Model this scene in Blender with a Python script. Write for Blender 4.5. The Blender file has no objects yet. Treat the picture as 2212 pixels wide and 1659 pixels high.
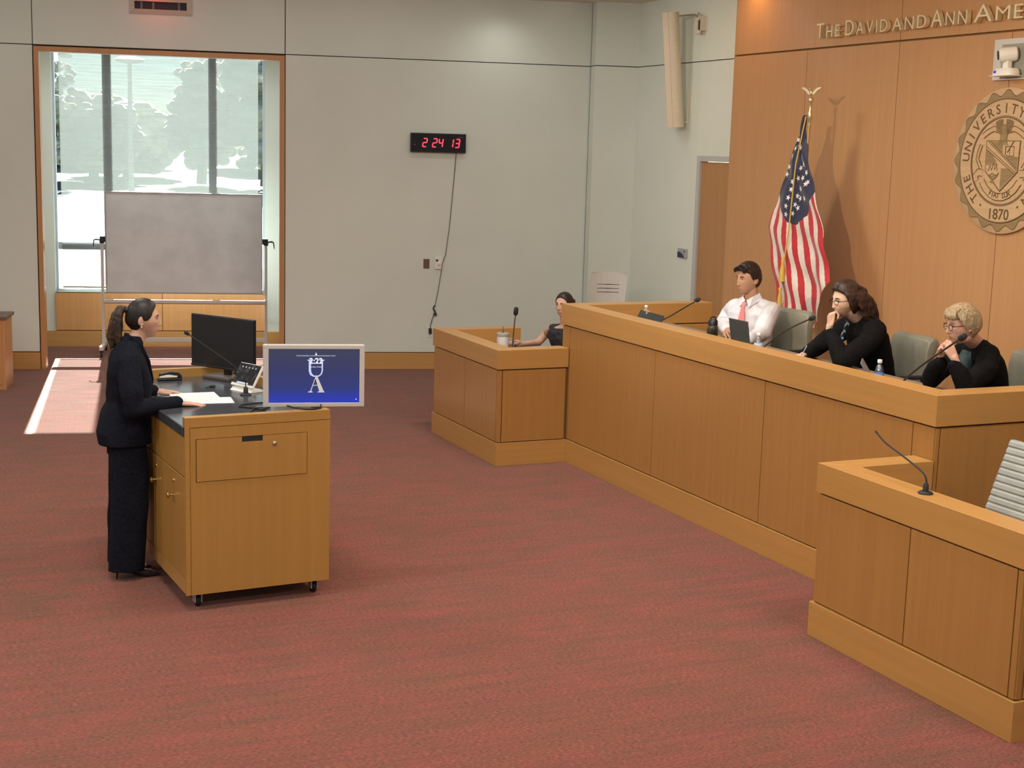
import bpy, bmesh, math, random
import numpy as np
from mathutils import Vector, Matrix, noise
random.seed(7)
SC = bpy.context.scene
COL = SC.collection
PI = math.pi
# ------------------------------------------------------------------ camera, sky, sun, lights, exposure
F_PX = 3066.3
RX, UX, FX = Vector((.914, -.404, .028)), Vector((.040, .159, .986)), Vector((.403, .901, -.161))
def _cam_basis():
    pitch, roll, yb = .16213, .0280, -2.72058487 + PI
    c, s = math.cos(pitch), math.sin(pitch)
    f = Vector((0, c, -s)); u = Vector((0, s, c)); r = Vector((1, 0, 0))
    cr, sr = math.cos(roll), math.sin(roll)
    R = Matrix.Rotation(-yb, 3, 'Z')
    return R @ (cr*r + sr*u), R @ (-sr*r + cr*u), R @ f
RX, UX, FX = _cam_basis()
cd = bpy.data.cameras.new('camera'); cam = bpy.data.objects.new('camera', cd); COL.objects.link(cam)
cd.sensor_width = 36.0; cd.lens = 36.0*F_PX/2212; cd.clip_end = 300
m = Matrix.Identity(4)
for i in range(3):
    m[i][0], m[i][1], m[i][2] = RX[i], UX[i], -FX[i]
m[2][3] = 2.75
cam.matrix_world = m
SC.camera = cam
SC.view_settings.view_transform = 'Standard'
SC.view_settings.look = 'None'
SC.view_settings.gamma = 1.0
SC.view_settings.use_curve_mapping = False
SC.view_settings.exposure = 0.0
w = bpy.data.worlds.new('sky'); SC.world = w; w.use_nodes = True
nt = w.node_tree; bg = nt.nodes['Background']
sky = nt.nodes.new('ShaderNodeTexSky'); sky.sky_type = 'NISHITA'; sky.sun_disc = False
sky.sun_elevation = math.radians(33); sky.sun_rotation = math.radians(9)
nt.links.new(sky.outputs[0], bg.inputs[0]); sky.dust_density = 0.0; sky.ozone_density = 4.0; sky.air_density = 1.0; bg.inputs[1].default_value = 0.20
def light(name, kind, loc, aim, energy, color=(1, 1, 1), size=.3, spot=None, blend=.5, sizey=None):
    l = bpy.data.lights.new(name, kind); o = bpy.data.objects.new(name, l); COL.objects.link(o)
    l.energy = energy; l.color = color
    if kind == 'AREA':
        l.size = size
        if sizey: l.shape = 'RECTANGLE'; l.size_y = sizey
    elif kind in ('SPOT', 'POINT'): l.shadow_soft_size = size
    if kind == 'SPOT': l.spot_size = math.radians(spot); l.spot_blend = blend
    o.location = loc
    d = Vector(aim) - Vector(loc)
    o.rotation_euler = d.to_track_quat('-Z', 'Y').to_euler()
    return o
sun = light('sun', 'SUN', (3, 25, 12), (3-.163*12, 25-.9866*12, 12-12*.655), 108.0, (1.0, .96, .90))
sun.data.angle = math.radians(.55)
WARM = (1.0, .84, .64); NEUT = (1.0, .985, .94)
# big recessed ceiling troffers (real ceiling lights, out of the picture)
TROFFERS = [(x, y) for y in (1.0, 4.4, 7.8, 11.2) for x in (-2.6, 1.2, 5.0)]
for (x, y) in TROFFERS:
    light('troffer_light', 'AREA', (x, y, 4.56), (x, y, 0), 80, NEUT, 1.2, sizey=.5)
light('gallery_spotlight', 'SPOT', (-.6, 5.4, 4.35), (8.5, 10.8, 3.25), 1250, WARM, .055, 42, .7)
light('gallery_spotlight', 'SPOT', (-1.2, 3.2, 4.35), (6.5, 8.0, 1.4), 300, WARM, .16, 50, .7)
light('cove_light', 'AREA', (8.40, 7.0, 4.585), (8.42, 7.0, 0), 80, (1.0, .58, .20), .05, sizey=12.6)
light('cove_light', 'AREA', (8.38, 12.95, 4.585), (8.42, 12.95, 0), 10, (1.0, .56, .16), .12, sizey=1.2)
WU0 = Vector((4.582, 17.109, 0)); YW = -.234066
WX = Vector((math.cos(YW), math.sin(YW), 0)); WY = Vector((-math.sin(YW), math.cos(YW), 0))
def wp(u, d, z): return WU0 + WX*u + WY*d + Vector((0, 0, z))
for u in (-4.6, 2.55):
    light('downlight_lamp', 'SPOT', wp(u, -.50, 4.56), wp(u, -.25, 1.0), 16, NEUT, .16, 150, 1.0)
light('back_wall_fill', 'AREA', wp(-1.0, -1.3, 4.57), wp(-1.0, -.2, 2.6), 20, (.96, 1.0, .98), 9.0, sizey=.12)  # unseen fill light added to brighten the upper back wall
light('alcove_fill', 'AREA', wp(-1.6, .9, 3.94), wp(-1.6, 1.15, 0), 34, (.97, 1.0, .97), 2.6, sizey=.3)  # added fill, no lamp known here; brightens the alcove wood and whiteboard
light('side_wall_washer', 'AREA', (7.4, 14.2, 4.57), (8.7, 14.2, 2.6), 14, (1.0, .98, .92), .12, sizey=2.2)
# ------------------------------------------------------------------ materials
MATS = {}
def mat(name, col, rough=.5, metal=0, emit=None, estr=1, coat=0, trans=0, ior=1.45, alpha=1, spec=.5, bump=None, sheen=0):
    if name in MATS: return MATS[name]
    m = bpy.data.materials.new(name); m.use_nodes = True; MATS[name] = m
    b = m.node_tree.nodes['Principled BSDF']
    b.inputs['Base Color'].default_value = (*col, 1); b.inputs['Roughness'].default_value = rough
    b.inputs['Metallic'].default_value = metal; b.inputs['Coat Weight'].default_value = coat
    b.inputs['Transmission Weight'].default_value = trans; b.inputs['IOR'].default_value = ior
    b.inputs['Alpha'].default_value = alpha; b.inputs['Specular IOR Level'].default_value = spec
    b.inputs['Sheen Weight'].default_value = sheen
    if emit: b.inputs['Emission Color'].default_value = (*emit, 1); b.inputs['Emission Strength'].default_value = estr
    if bump:
        nt = m.node_tree; n = nt.nodes.new('ShaderNodeTexNoise'); n.inputs['Scale'].default_value = bump[0]; n.inputs['Detail'].default_value = 3
        tc = nt.nodes.new('ShaderNodeTexCoord'); nt.links.new(tc.outputs['Object'], n.inputs['Vector'])
        bp = nt.nodes.new('ShaderNodeBump'); bp.inputs['Strength'].default_value = bump[1]; bp.inputs['Distance'].default_value = .01
        nt.links.new(n.outputs[0], bp.inputs['Height']); nt.links.new(bp.outputs[0], b.inputs['Normal'])
    return m
def noisy(name, c1, c2, scale, rough=.5, detail=4, lo=.35, hi=.65, coat=0, bump=0, mid=None, sheen=0, spec=.5, space='Object', rnd=0):
    """two-colour noise material, scale = (x, y, z)"""
    if name in MATS: return MATS[name]
    m = bpy.data.materials.new(name); m.use_nodes = True; MATS[name] = m
    nt = m.node_tree; L = nt.links.new; b = nt.nodes['Principled BSDF']
    tc = nt.nodes.new('ShaderNodeTexCoord'); mp = nt.nodes.new('ShaderNodeMapping'); mp.inputs['Scale'].default_value = scale
    L(tc.outputs[space], mp.inputs[0])
    if rnd:
        oi = nt.nodes.new('ShaderNodeObjectInfo'); cx = nt.nodes.new('ShaderNodeVectorMath'); cx.operation = 'SCALE'
        cx.inputs[0].default_value = (7, 9, 5); L(oi.outputs['Random'], cx.inputs['Scale']); L(cx.outputs[0], mp.inputs['Location'])
    n = nt.nodes.new('ShaderNodeTexNoise'); n.inputs['Scale'].default_value = 1; n.inputs['Detail'].default_value = detail
    L(mp.outputs[0], n.inputs['Vector'])
    r = nt.nodes.new('ShaderNodeValToRGB'); e = r.color_ramp.elements
    e[0].position = lo; e[0].color = (*c1, 1); e[1].position = hi; e[1].color = (*c2, 1)
    if mid: k = r.color_ramp.elements.new((lo+hi)/2); k.color = (*mid, 1)
    L(n.outputs[0], r.inputs[0]); L(r.outputs[0], b.inputs['Base Color'])
    b.inputs['Roughness'].default_value = rough; b.inputs['Coat Weight'].default_value = coat; b.inputs['Coat Roughness'].default_value = .18
    b.inputs['Sheen Weight'].default_value = sheen; b.inputs['Specular IOR Level'].default_value = spec
    if bump:
        bp = nt.nodes.new('ShaderNodeBump'); bp.inputs['Strength'].default_value = bump; bp.inputs['Distance'].default_value = .004
        L(n.outputs[0], bp.inputs['Height']); L(bp.outputs[0], b.inputs['Normal'])
    return m
def wood(name, c, axis, rough=.36, coat=.12, var=.055):
    s = {'z': (26, 26, .7), 'y': (26, .7, 26), 'x': (.7, 26, 26)}[axis]
    c1 = tuple(v*(1-var) for v in c); c2 = tuple(min(1, v*(1+var)) for v in c)
    return noisy(name, c1, c2, s, rough, 5, .3, .7, coat, 0, spec=.4, rnd=1)
BEECH = (.37, .180, .050)
W_Z = wood('beech_vertical', BEECH, 'z'); W_Y = wood('beech_rail_y', (.45, .235, .068), 'y'); W_X = wood('beech_rail_x', (.45, .235, .068), 'x')
CART = (.39, .205, .050)
C_Z = wood('cart_wood', CART, 'z'); C_X = wood('cart_wood_x', CART, 'x')
WALLW = wood('wall_veneer', (.49, .26, .115), 'z', .42, .05, .045)
PAINT = noisy('wall_paint', (.67, .715, .64), (.70, .745, .67), (1.3, 1.3, 1.3), .75, 2)
CEIL = mat('ceiling_paint', (.72, .68, .60), .9)
GROOVE = mat('dark_reveal', (.06, .045, .03), .8)
BROWNREV = mat('wood_reveal', (.20, .10, .03), .7)
BLACK = mat('black_plastic', (.012, .012, .014), .35)
BLACKM = mat('matte_black', (.015, .015, .017), .6)
STEEL = mat('brushed_steel', (.55, .53, .5), .3, 1)
BRASS = mat('brass', (.62, .45, .18), .3, 1)
WHITEP = mat('white_plastic', (.80, .78, .72), .4)
SILVER = mat('silver_plastic', (.50, .48, .45), .38)
GREYM = mat('grey_metal', (.52, .51, .49), .4, .3)
# carpet
def carpet():
    m = bpy.data.materials.new('carpet'); m.use_nodes = True
    nt = m.node_tree; L = nt.links.new; b = nt.nodes['Principled BSDF']; N = nt.nodes.new
    tc = N('ShaderNodeTexCoord')
    def nz(scale, detail, sc=1):
        mp = N('ShaderNodeMapping'); mp.inputs['Scale'].default_value = scale; L(tc.outputs['Object'], mp.inputs[0])
        n = N('ShaderNodeTexNoise'); n.inputs['Scale'].default_value = sc; n.inputs['Detail'].default_value = detail; L(mp.outputs[0], n.inputs['Vector']); return n
    a = nz((.9, 26, 1), 6); c = nz((45, 150, 1), 3); d = nz((2.2, 5, 1), 3); h = nz((6, 70, 1), 4)
    r = N('ShaderNodeValToRGB'); e = r.color_ramp.elements
    e[0].position = .30; e[0].color = (.122, .044, .027, 1); e[1].position = .72; e[1].color = (.214, .058, .038, 1)
    k = r.color_ramp.elements.new(.5); k.color = (.170, .052, .033, 1)
    mx = N('ShaderNodeMix'); mx.data_type = 'FLOAT'; mx.inputs[0].default_value = .45; L(a.outputs[0], mx.inputs[2]); L(h.outputs[0], mx.inputs[3])
    L(mx.outputs[0], r.inputs[0])
    r2 = N('ShaderNodeValToRGB'); r2.color_ramp.elements[0].position = .38; r2.color_ramp.elements[0].color = (.62, .62, .62, 1); r2.color_ramp.elements[1].position = .62; r2.color_ramp.elements[1].color = (1.35, 1.35, 1.3, 1)
    L(c.outputs[0], r2.inputs[0])
    m1 = N('ShaderNodeMix'); m1.data_type = 'RGBA'; m1.blend_type = 'MULTIPLY'; m1.inputs[0].default_value = 1; L(r.outputs[0], m1.inputs[6]); L(r2.outputs[0], m1.inputs[7])
    r3 = N('ShaderNodeValToRGB'); r3.color_ramp.elements[0].position = .35; r3.color_ramp.elements[0].color = (.88, 1.0, .85, 1); r3.color_ramp.elements[1].position = .65; r3.color_ramp.elements[1].color = (1.12, .96, 1.0, 1)
    L(d.outputs[0], r3.inputs[0])
    m2 = N('ShaderNodeMix'); m2.data_type = 'RGBA'; m2.blend_type = 'MULTIPLY'; m2.inputs[0].default_value = 1; L(m1.outputs[2], m2.inputs[6]); L(r3.outputs[0], m2.inputs[7])
    L(m2.outputs[2], b.inputs['Base Color']); b.inputs['Roughness'].default_value = .95; b.inputs['Specular IOR Level'].default_value = .15; b.inputs['Sheen Weight'].default_value = .15
    bp = N('ShaderNodeBump'); bp.inputs['Strength'].default_value = .35; bp.inputs['Distance'].default_value = .004; L(c.outputs[0], bp.inputs['Height']); L(bp.outputs[0], b.inputs['Normal'])
    return m
CARPET = carpet()
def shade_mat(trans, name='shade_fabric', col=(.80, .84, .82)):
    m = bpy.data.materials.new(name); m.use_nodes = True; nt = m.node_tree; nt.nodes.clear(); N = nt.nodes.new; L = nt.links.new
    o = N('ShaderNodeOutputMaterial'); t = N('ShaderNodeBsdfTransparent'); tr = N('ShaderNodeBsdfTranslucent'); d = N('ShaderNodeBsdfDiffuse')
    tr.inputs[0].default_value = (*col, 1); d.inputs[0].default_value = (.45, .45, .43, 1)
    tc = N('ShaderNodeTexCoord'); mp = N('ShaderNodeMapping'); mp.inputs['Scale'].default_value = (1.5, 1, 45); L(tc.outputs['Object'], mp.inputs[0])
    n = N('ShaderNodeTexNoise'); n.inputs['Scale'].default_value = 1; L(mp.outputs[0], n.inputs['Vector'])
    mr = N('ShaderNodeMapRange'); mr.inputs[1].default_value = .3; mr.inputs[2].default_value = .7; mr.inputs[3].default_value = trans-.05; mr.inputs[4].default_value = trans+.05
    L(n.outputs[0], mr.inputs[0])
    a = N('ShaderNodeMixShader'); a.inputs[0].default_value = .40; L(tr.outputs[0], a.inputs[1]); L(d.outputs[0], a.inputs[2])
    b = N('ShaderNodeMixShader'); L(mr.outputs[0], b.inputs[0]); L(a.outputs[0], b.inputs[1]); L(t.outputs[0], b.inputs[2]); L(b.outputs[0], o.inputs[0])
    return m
def glass_mat(name, tint=(1, 1, 1), gl=.06):
    m = bpy.data.materials.new(name); m.use_nodes = True; nt = m.node_tree; nt.nodes.clear(); N = nt.nodes.new; L = nt.links.new
    o = N('ShaderNodeOutputMaterial'); t = N('ShaderNodeBsdfTransparent'); g = N('ShaderNodeBsdfGlossy'); g.inputs['Roughness'].default_value = .05
    t.inputs[0].default_value = (*tint, 1); a = N('ShaderNodeMixShader'); a.inputs[0].default_value = gl
    L(t.outputs[0], a.inputs[1]); L(g.outputs[0], a.inputs[2]); L(a.outputs[0], o.inputs[0]); return m
PANE = glass_mat('window_glass', (.93, .97, .97)); CLEAR = glass_mat('clear_plastic', (.88, .91, .92), .22)
# ------------------------------------------------------------------ mesh builder
class MB:
    def __init__(s): s.v = []; s.f = []; s.mi = []
    def add(s, vs, fs, mi=0):
        o = len(s.v); s.v += [tuple(v) for v in vs]; s.f += [tuple(i+o for i in f) for f in fs]; s.mi += [mi]*len(fs); return s
    def box(s, x0, x1, y0, y1, z0, z1, mi=0):
        return s.hexa([(x0, y0), (x1, y0), (x1, y1), (x0, y1)], z0, z1, mi)
    def hexa(s, poly, z0, z1, mi=0):      # vertical prism over a polygon
        n = len(poly); vs = [(p[0], p[1], z0) for p in poly] + [(p[0], p[1], z1) for p in poly]
        fs = [tuple(range(n-1, -1, -1)), tuple(range(n, 2*n))] + [(i, (i+1) % n, n+(i+1) % n, n+i) for i in range(n)]
        return s.add(vs, fs, mi)
    def prism(s, poly, o, ex, ey, ez, d0, d1, mi=0):  # polygon in the (ex, ey) plane, extruded along ez
        n = len(poly); o, ex, ey, ez = map(Vector, (o, ex, ey, ez))
        vs = [o+ex*p[0]+ey*p[1]+ez*d0 for p in poly] + [o+ex*p[0]+ey*p[1]+ez*d1 for p in poly]
        fs = [tuple(range(n-1, -1, -1)), tuple(range(n, 2*n))] + [(i, (i+1) % n, n+(i+1) % n, n+i) for i in range(n)]
        return s.add(vs, fs, mi)
    def obox(s, c, ax, ay, az, mi=0):      # centre and three half vectors
        c, ax, ay, az = map(Vector, (c, ax, ay, az)); vs = [c+ax*i+ay*j+az*k for k in (-1, 1) for j in (-1, 1) for i in (-1, 1)]
        return s.add(vs, [(0, 2, 3, 1), (4, 5, 7, 6), (0, 1, 5, 4), (2, 6, 7, 3), (0, 4, 6, 2), (1, 3, 7, 5)], mi)
    def tube(s, pts, rads, seg=10, flat=1, up=None, mi=0):
        pts = [Vector(p) for p in pts]; n = len(pts)
        if not hasattr(rads, '__len__'): rads = [rads]*n
        rings = []; prev = None
        for i, p in enumerate(pts):
            t = (pts[min(i+1, n-1)] - pts[max(i-1, 0)]).normalized()
            if prev is None:
                a = Vector(up) if up else (Vector((0, 0, 1)) if abs(t.z) < .9 else Vector((1, 0, 0)))
            else: a = prev
            a = (a - t*a.dot(t)).normalized(); prev = a; b = t.cross(a)
            r = rads[i]
            rings.append([p + a*(math.cos(2*PI*k/seg)*r) + b*(math.sin(2*PI*k/seg)*r*flat) for k in range(seg)])
        vs = [v for rg in rings for v in rg]; fs = [(i*seg+k, i*seg+(k+1) % seg, (i+1)*seg+(k+1) % seg, (i+1)*seg+k) for i in range(n-1) for k in range(seg)]
        fs += [tuple(range(seg-1, -1, -1)), tuple((n-1)*seg+k for k in range(seg))]
        return s.add(vs, fs, mi)
    def lathe(s, prof, c=(0, 0, 0), seg=20, ax=(0, 0, 1), mi=0):
        c = Vector(c); ax = Vector(ax).normalized(); a = Vector((1, 0, 0)) if abs(ax.x) < .8 else Vector((0, 1, 0)); a = (a-ax*a.dot(ax)).normalized(); b = ax.cross(a)
        vs = []; n = len(prof)
        for r, z in prof:
            r = max(r, 1e-5); vs += [c+ax*z+a*(math.cos(2*PI*k/seg)*r)+b*(math.sin(2*PI*k/seg)*r) for k in range(seg)]
        fs = [(i*seg+k, i*seg+(k+1) % seg, (i+1)*seg+(k+1) % seg, (i+1)*seg+k) for i in range(n-1) for k in range(seg)]
        fs += [tuple(range(seg-1, -1, -1)), tuple((n-1)*seg+k for k in range(seg))]
        return s.add(vs, fs, mi)
    def ell(s, c, r, R=None, seg=14, ring=9, mi=0):
        c = Vector(c); vs = []
        if not hasattr(r, '__len__'): r = (r, r, r)
        for i in range(1, ring):
            th = PI*i/ring
            for k in range(seg):
                v = Vector((r[0]*math.sin(th)*math.cos(2*PI*k/seg), r[1]*math.sin(th)*math.sin(2*PI*k/seg), r[2]*math.cos(th)))
                if R is not None: v = R @ v
                vs.append(c+v)
        t = Vector((0, 0, r[2])); 
        if R is not None: t = R @ t
        vs += [c+t, c-t]; n = (ring-1)*seg
        fs = [(i*seg+(k+1) % seg, i*seg+k, (i+1)*seg+k, (i+1)*seg+(k+1) % seg) for i in range(ring-2) for k in range(seg)]
        fs += [(n, k, (k+1) % seg) for k in range(seg)] + [(n+1, (ring-2)*seg+(k+1) % seg, (ring-2)*seg+k) for k in range(seg)]
        return s.add(vs, fs, mi)
    def cap(s, a, b, ra, rb=None, seg=14, flat=1, up=None):    # capsule
        rb = ra if rb is None else rb; a = Vector(a); b = Vector(b)
        s.tube([a, b], [ra, rb], seg, flat, up)
        if flat == 1: s.ell(a, ra, None, seg, 8); s.ell(b, rb, None, seg, 8)
        return s
    def chain(s, pts, rads, seg=14):
        for i in range(len(pts)-1): s.cap(pts[i], pts[i+1], rads[i], rads[i+1], seg)
        return s
    def loft(s, rings, seg=28, power=2.3, mi=0):   # ring = (centre, vecA(half), vecB(half))
        vs = []
        for c, A, B in rings:
            c, A, B = Vector(c), Vector(A), Vector(B)
            for k in range(seg):
                t = 2*PI*k/seg; ct, st = math.cos(t), math.sin(t)
                vs.append(c + A*math.copysign(abs(ct)**(2/power), ct) + B*math.copysign(abs(st)**(2/power), st))
        n = len(rings); fs = [(i*seg+k, i*seg+(k+1) % seg, (i+1)*seg+(k+1) % seg, (i+1)*seg+k) for i in range(n-1) for k in range(seg)]
        fs += [tuple(range(seg-1, -1, -1)), tuple((n-1)*seg+k for k in range(seg))]
        return s.add(vs, fs, mi)
    def mesh(s, name):
        me = bpy.data.meshes.new(name); me.from_pydata(s.v, [], s.f); me.validate()
        bm = bmesh.new(); bm.from_mesh(me); bmesh.ops.recalc_face_normals(bm, faces=bm.faces); bm.to_mesh(me); bm.free()
        return me
    def build(s, name, mats, parent=None, smooth=False, bevel=0, loc=None, rz=0):
        me = s.mesh(name)
        if not isinstance(mats, (list, tuple)): mats = [mats]
        for m_ in mats: me.materials.append(m_)
        if len(mats) > 1 and len(me.polygons) == len(s.mi): me.polygons.foreach_set('material_index', s.mi)
        if smooth: me.polygons.foreach_set('use_smooth', [True]*len(me.polygons))
        o = bpy.data.objects.new(name, me); COL.objects.link(o)
        if parent is not None: o.parent = parent
        if loc is not None: o.location = loc
        if rz: o.rotation_euler = (0, 0, rz)
        if bevel:
            b = o.modifiers.new('bevel', 'BEVEL'); b.width = bevel; b.segments = 2; b.limit_method = 'ANGLE'
        if smooth:
            e = o.modifiers.new('split', 'EDGE_SPLIT'); e.split_angle = math.radians(42)
        return o
def T(name, label, cat, loc=(0, 0, 0), rz=0, group=None):
    o = bpy.data.objects.new(name, None); COL.objects.link(o); o.location = loc; o.rotation_euler = (0, 0, rz); o.empty_display_size = .1
    o['label'] = label; o['category'] = cat
    if group: o['group'] = group
    return o
def tag(o, label, cat, group=None):
    o['label'] = label; o['category'] = cat
    if group: o['group'] = group
    return o
def struct(o): o['kind'] = 'structure'; return o
def text_part(name, s, size, material, parent, origin, ex, ey, depth=.002, align='CENTER', width=None, bold=0, spacing=1, shear=0):
    c = bpy.data.curves.new(name, 'FONT'); c.body = s; c.size = size; c.align_x = align; c.extrude = depth; c.offset = bold; c.space_character = spacing; c.resolution_u = 3; c.shear = shear
    t = bpy.data.objects.new('tmp', c); COL.objects.link(t)
    dg = bpy.context.evaluated_depsgraph_get(); dg.update()
    me = bpy.data.meshes.new_from_object(t.evaluated_get(dg)); bpy.data.objects.remove(t); bpy.data.curves.remove(c)
    ex, ey = Vector(ex).normalized(), Vector(ey).normalized(); ez = ex.cross(ey)
    M = Matrix(((ex.x, ey.x, ez.x, origin[0]), (ex.y, ey.y, ez.y, origin[1]), (ex.z, ey.z, ez.z, origin[2]), (0, 0, 0, 1)))
    if width:
        xs = [v.co.x for v in me.vertices]; k = width/(max(xs)-min(xs)); M = M @ Matrix.Diagonal((k, 1, 1, 1))
    me.transform(M); me.name = name; me.materials.clear(); me.materials.append(material)
    o = bpy.data.objects.new(name, me); COL.objects.link(o); o.parent = parent
    return o
# ------------------------------------------------------------------ room shell
floor = struct(MB().box(-6, 9.2, -3.2, 16.0, -.2, 0).hexa([(-6, 16), (9.2, 16), (9.2, 18), (5.3, 19.3), (1.2, 20.4), (-6, 20.4)], -.2, 0).build('floor', CARPET))
ceil = struct(MB().box(-6, 9.2, -3.2, 19.6, 4.6, 4.8).build('ceiling', CEIL))
struct(MB().box(-6.2, -6, -3.2, 20, 0, 4.6).build('wall_left', PAINT))
struct(MB().box(-6.2, 9.2, -3.4, -3.2, 0, 4.6).build('wall_rear', PAINT))
# back (window) wall : local x = u, y = d
def wobj(mb, name, mats, parent=None, **k):
    if parent is None:
        return mb.build(name, mats, None, loc=WU0, rz=YW, **k)
    return mb.build(name, mats, parent, **k)
wb = MB()
wb.box(-10.8, -2.93, .03, .16, 0, 4.6).box(-.03, 4.9, .03, .16, 0, 4.6).box(-2.93, -.03, .03, .16, 3.80, 4.6)
wall_back = struct(wobj(wb, 'wall_back', GROOVE))
def wpanel(u0, u1, z0, z1, d0=-.0, d1=.03):
    return wobj(MB().box(u0, u1, d0, d1, z0, z1), 'wall_panel', PAINT, wall_back, bevel=.002)
G = .005
wpanel(-10.8, -2.94-G, .215, 3.83-G); wpanel(-10.8, -2.94-G, 3.83+G, 4.6); wpanel(-2.94+G, -.03-G, 3.83+G, 4.6)
wpanel(-.03+G, 3.75, 3.83+G, 4.6); wpanel(-.03+G, 3.75, .215, 3.83-G)
pil = struct(wobj(MB().box(3.752, 4.9, -.235, .03, 0, 4.6), 'wall_pilaster', GROOVE))
for z0, z1 in ((.215, 3.83-G), (3.83+G, 4.6)):
    wobj(MB().box(3.748, 4.7, -.25, -.02, z0, z1), 'wall_panel', PAINT, pil, bevel=.003)
bb = struct(wobj(MB().box(-10.8, -2.94, -.012, .03, 0, .205, 0), 'baseboard_left', wood('base_x', (.55, .30, .10), 'x'), bevel=.002))
bb = struct(wobj(MB().box(-.03, 3.75, -.012, .03, 0, .205, 0), 'baseboard_back', MATS['base_x'], bevel=.002))
tr = struct(wobj(MB().box(-2.93, -2.875, -.02, .15, 0, 3.815).box(-.095, -.035, -.02, .15, 0, 3.815).box(-2.875, -.095, -.02, .15, 3.755, 3.815), 'trim_1', wood('trim_wood', (.50, .25, .10), 'z'), bevel=.003))
# alcove behind the opening
al = struct(wobj(MB().box(-3.7, -3.6, .16, 2.3, 0, 4.1).box(.45, .55, .16, 2.3, 0, 4.1).box(-3.7, -3.0, 2.02, 2.13, 0, 4.1).box(-.24, .55, 2.02, 2.13, 0, 4.1)
    .box(-3.0, -.24, 2.02, 2.13, 0, .735).box(-3.0, -.24, 2.02, 2.13, 4.02, 4.1), 'wall_alcove', PAINT))
struct(wobj(MB().box(-3.7, .55, .16, 2.02, 3.97, 4.1), 'ceiling_alcove', CEIL))
rev = wobj(MB().box(-3.0, -.24, 2.0, 2.02, .20, .735), 'wood_backing', BROWNREV, al)
wobj(MB().box(-3.0, -1.62, 1.985, 2.02, .222, .72), 'wood_panel', wood('alcove_veneer_lit', (.66, .34, .13), 'z'), al, bevel=.002)  # same wood as elsewhere, colour lightened for the strong light in the alcove
wobj(MB().box(-1.612, -.24, 1.985, 2.02, .222, .72), 'wood_panel', MATS['alcove_veneer_lit'], al, bevel=.002)
struct(wobj(MB().box(-3.6, .45, 1.985, 2.02, 0, .21), 'baseboard_alcove', MATS['base_x'], bevel=.002))
# window
FR = mat('window_frame_metal', (.42, .50, .54), .45, .2)
win = struct(wobj(MB().box(-3.0, -2.965, 2.06, 2.12, .735, 4.02).box(-.275, -.24, 2.06, 2.12, .735, 4.02).box(-3.0, -.24, 2.06, 2.12, .735, .775).box(-3.0, -.24, 2.06, 2.12, 3.99, 4.02), 'window_1', FR))
wobj(MB().box(-2.36, -2.25, 2.055, 2.16, .77, 3.99), 'mullion', FR, win); wobj(MB().box(-.99, -.89, 2.055, 2.16, .77, 3.99), 'mullion', FR, win)
wobj(MB().box(-2.96, -.28, 2.06, 2.15, 1.30, 1.40), 'transom', FR, win)
for a, b_ in ((-2.965, -2.36), (-2.25, -.99), (-.89, -.275)):
    for z0, z1 in ((.775, 1.30), (1.40, 3.99)):
        wobj(MB().box(a, b_, 2.095, 2.101, z0, z1), 'pane', PANE, win)
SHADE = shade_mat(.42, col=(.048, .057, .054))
sh = T('roller_shade', 'translucent white roller shade pulled down over the tall window', 'window shade', WU0, YW)
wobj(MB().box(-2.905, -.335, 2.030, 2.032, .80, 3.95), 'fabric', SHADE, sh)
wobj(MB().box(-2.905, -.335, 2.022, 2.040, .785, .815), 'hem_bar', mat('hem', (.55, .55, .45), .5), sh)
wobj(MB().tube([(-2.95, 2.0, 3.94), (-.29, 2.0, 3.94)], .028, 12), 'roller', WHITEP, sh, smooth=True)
# ------------------------------------------------------------------ outside the window
def bank(name, y0, z0, y1, z1, mm):
    mb = MB(); mb.add([(-60, y0, z0), (80, y0, z0), (80, y1, z1), (-60, y1, z1), (-60, y0, z0-.5), (80, y0, z0-.5), (80, y1, z1-.5), (-60, y1, z1-.5)], [(0, 1, 2, 3), (7, 6, 5, 4), (0, 4, 5, 1), (1, 5, 6, 2), (2, 6, 7, 3), (3, 7, 4, 0)])
    return struct(mb.build(name, mm))
bank('ground_outside', 20.5, -.9, 34, -.2, noisy('concrete_light', (.06, .06, .058), (.09, .09, .085), (.3, 2.5, .3), .9, 3))
bank('parking_outside', 34, -.2, 44, .6, noisy('asphalt_light', (.07, .073, .073), (.15, .155, .155), (.15, 3, .2), .8, 3))
bank('lawn_outside', 44, .6, 110, 2.2, noisy('lawn', (.05, .055, .04), (.065, .07, .05), (.3, .3, .3), .9, 3))
LEAF = noisy('leaf_backlit', (.30, .31, .25), (.46, .47, .39), (2, 2, 2), .8, 4); BARK = mat('bark', (.12, .09, .06), .9)  # foliage colour paled to stand in for sunlight glowing through the leaves
def tree(x, y, h, r, label, seed):
    rnd = random.Random(seed); t = T('tree', label, 'tree', (x, y, 1.05), 0, 'trees seen faintly through the shade')
    MB().tube([(0, 0, 0), (.1, 0, h*.4), (.0, 0, h*.8)], [.22, .17, .08], 8).build('trunk', BARK, t)
    mb = MB()
    for k in range(190):
        a, b, c = rnd.uniform(0, 2*PI), rnd.uniform(-.9, 1), rnd.random()**.4
        p = Vector((math.cos(a)*math.sqrt(1-b*b)*r*c, math.sin(a)*math.sqrt(1-b*b)*r*c, h*.52+b*h*.47*c)); q = rnd.uniform(.16, .30)*r
        mb.ell(p, (q, q, q*.7), None, 7, 5)
    mb.build('crown', LEAF, t)
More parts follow.
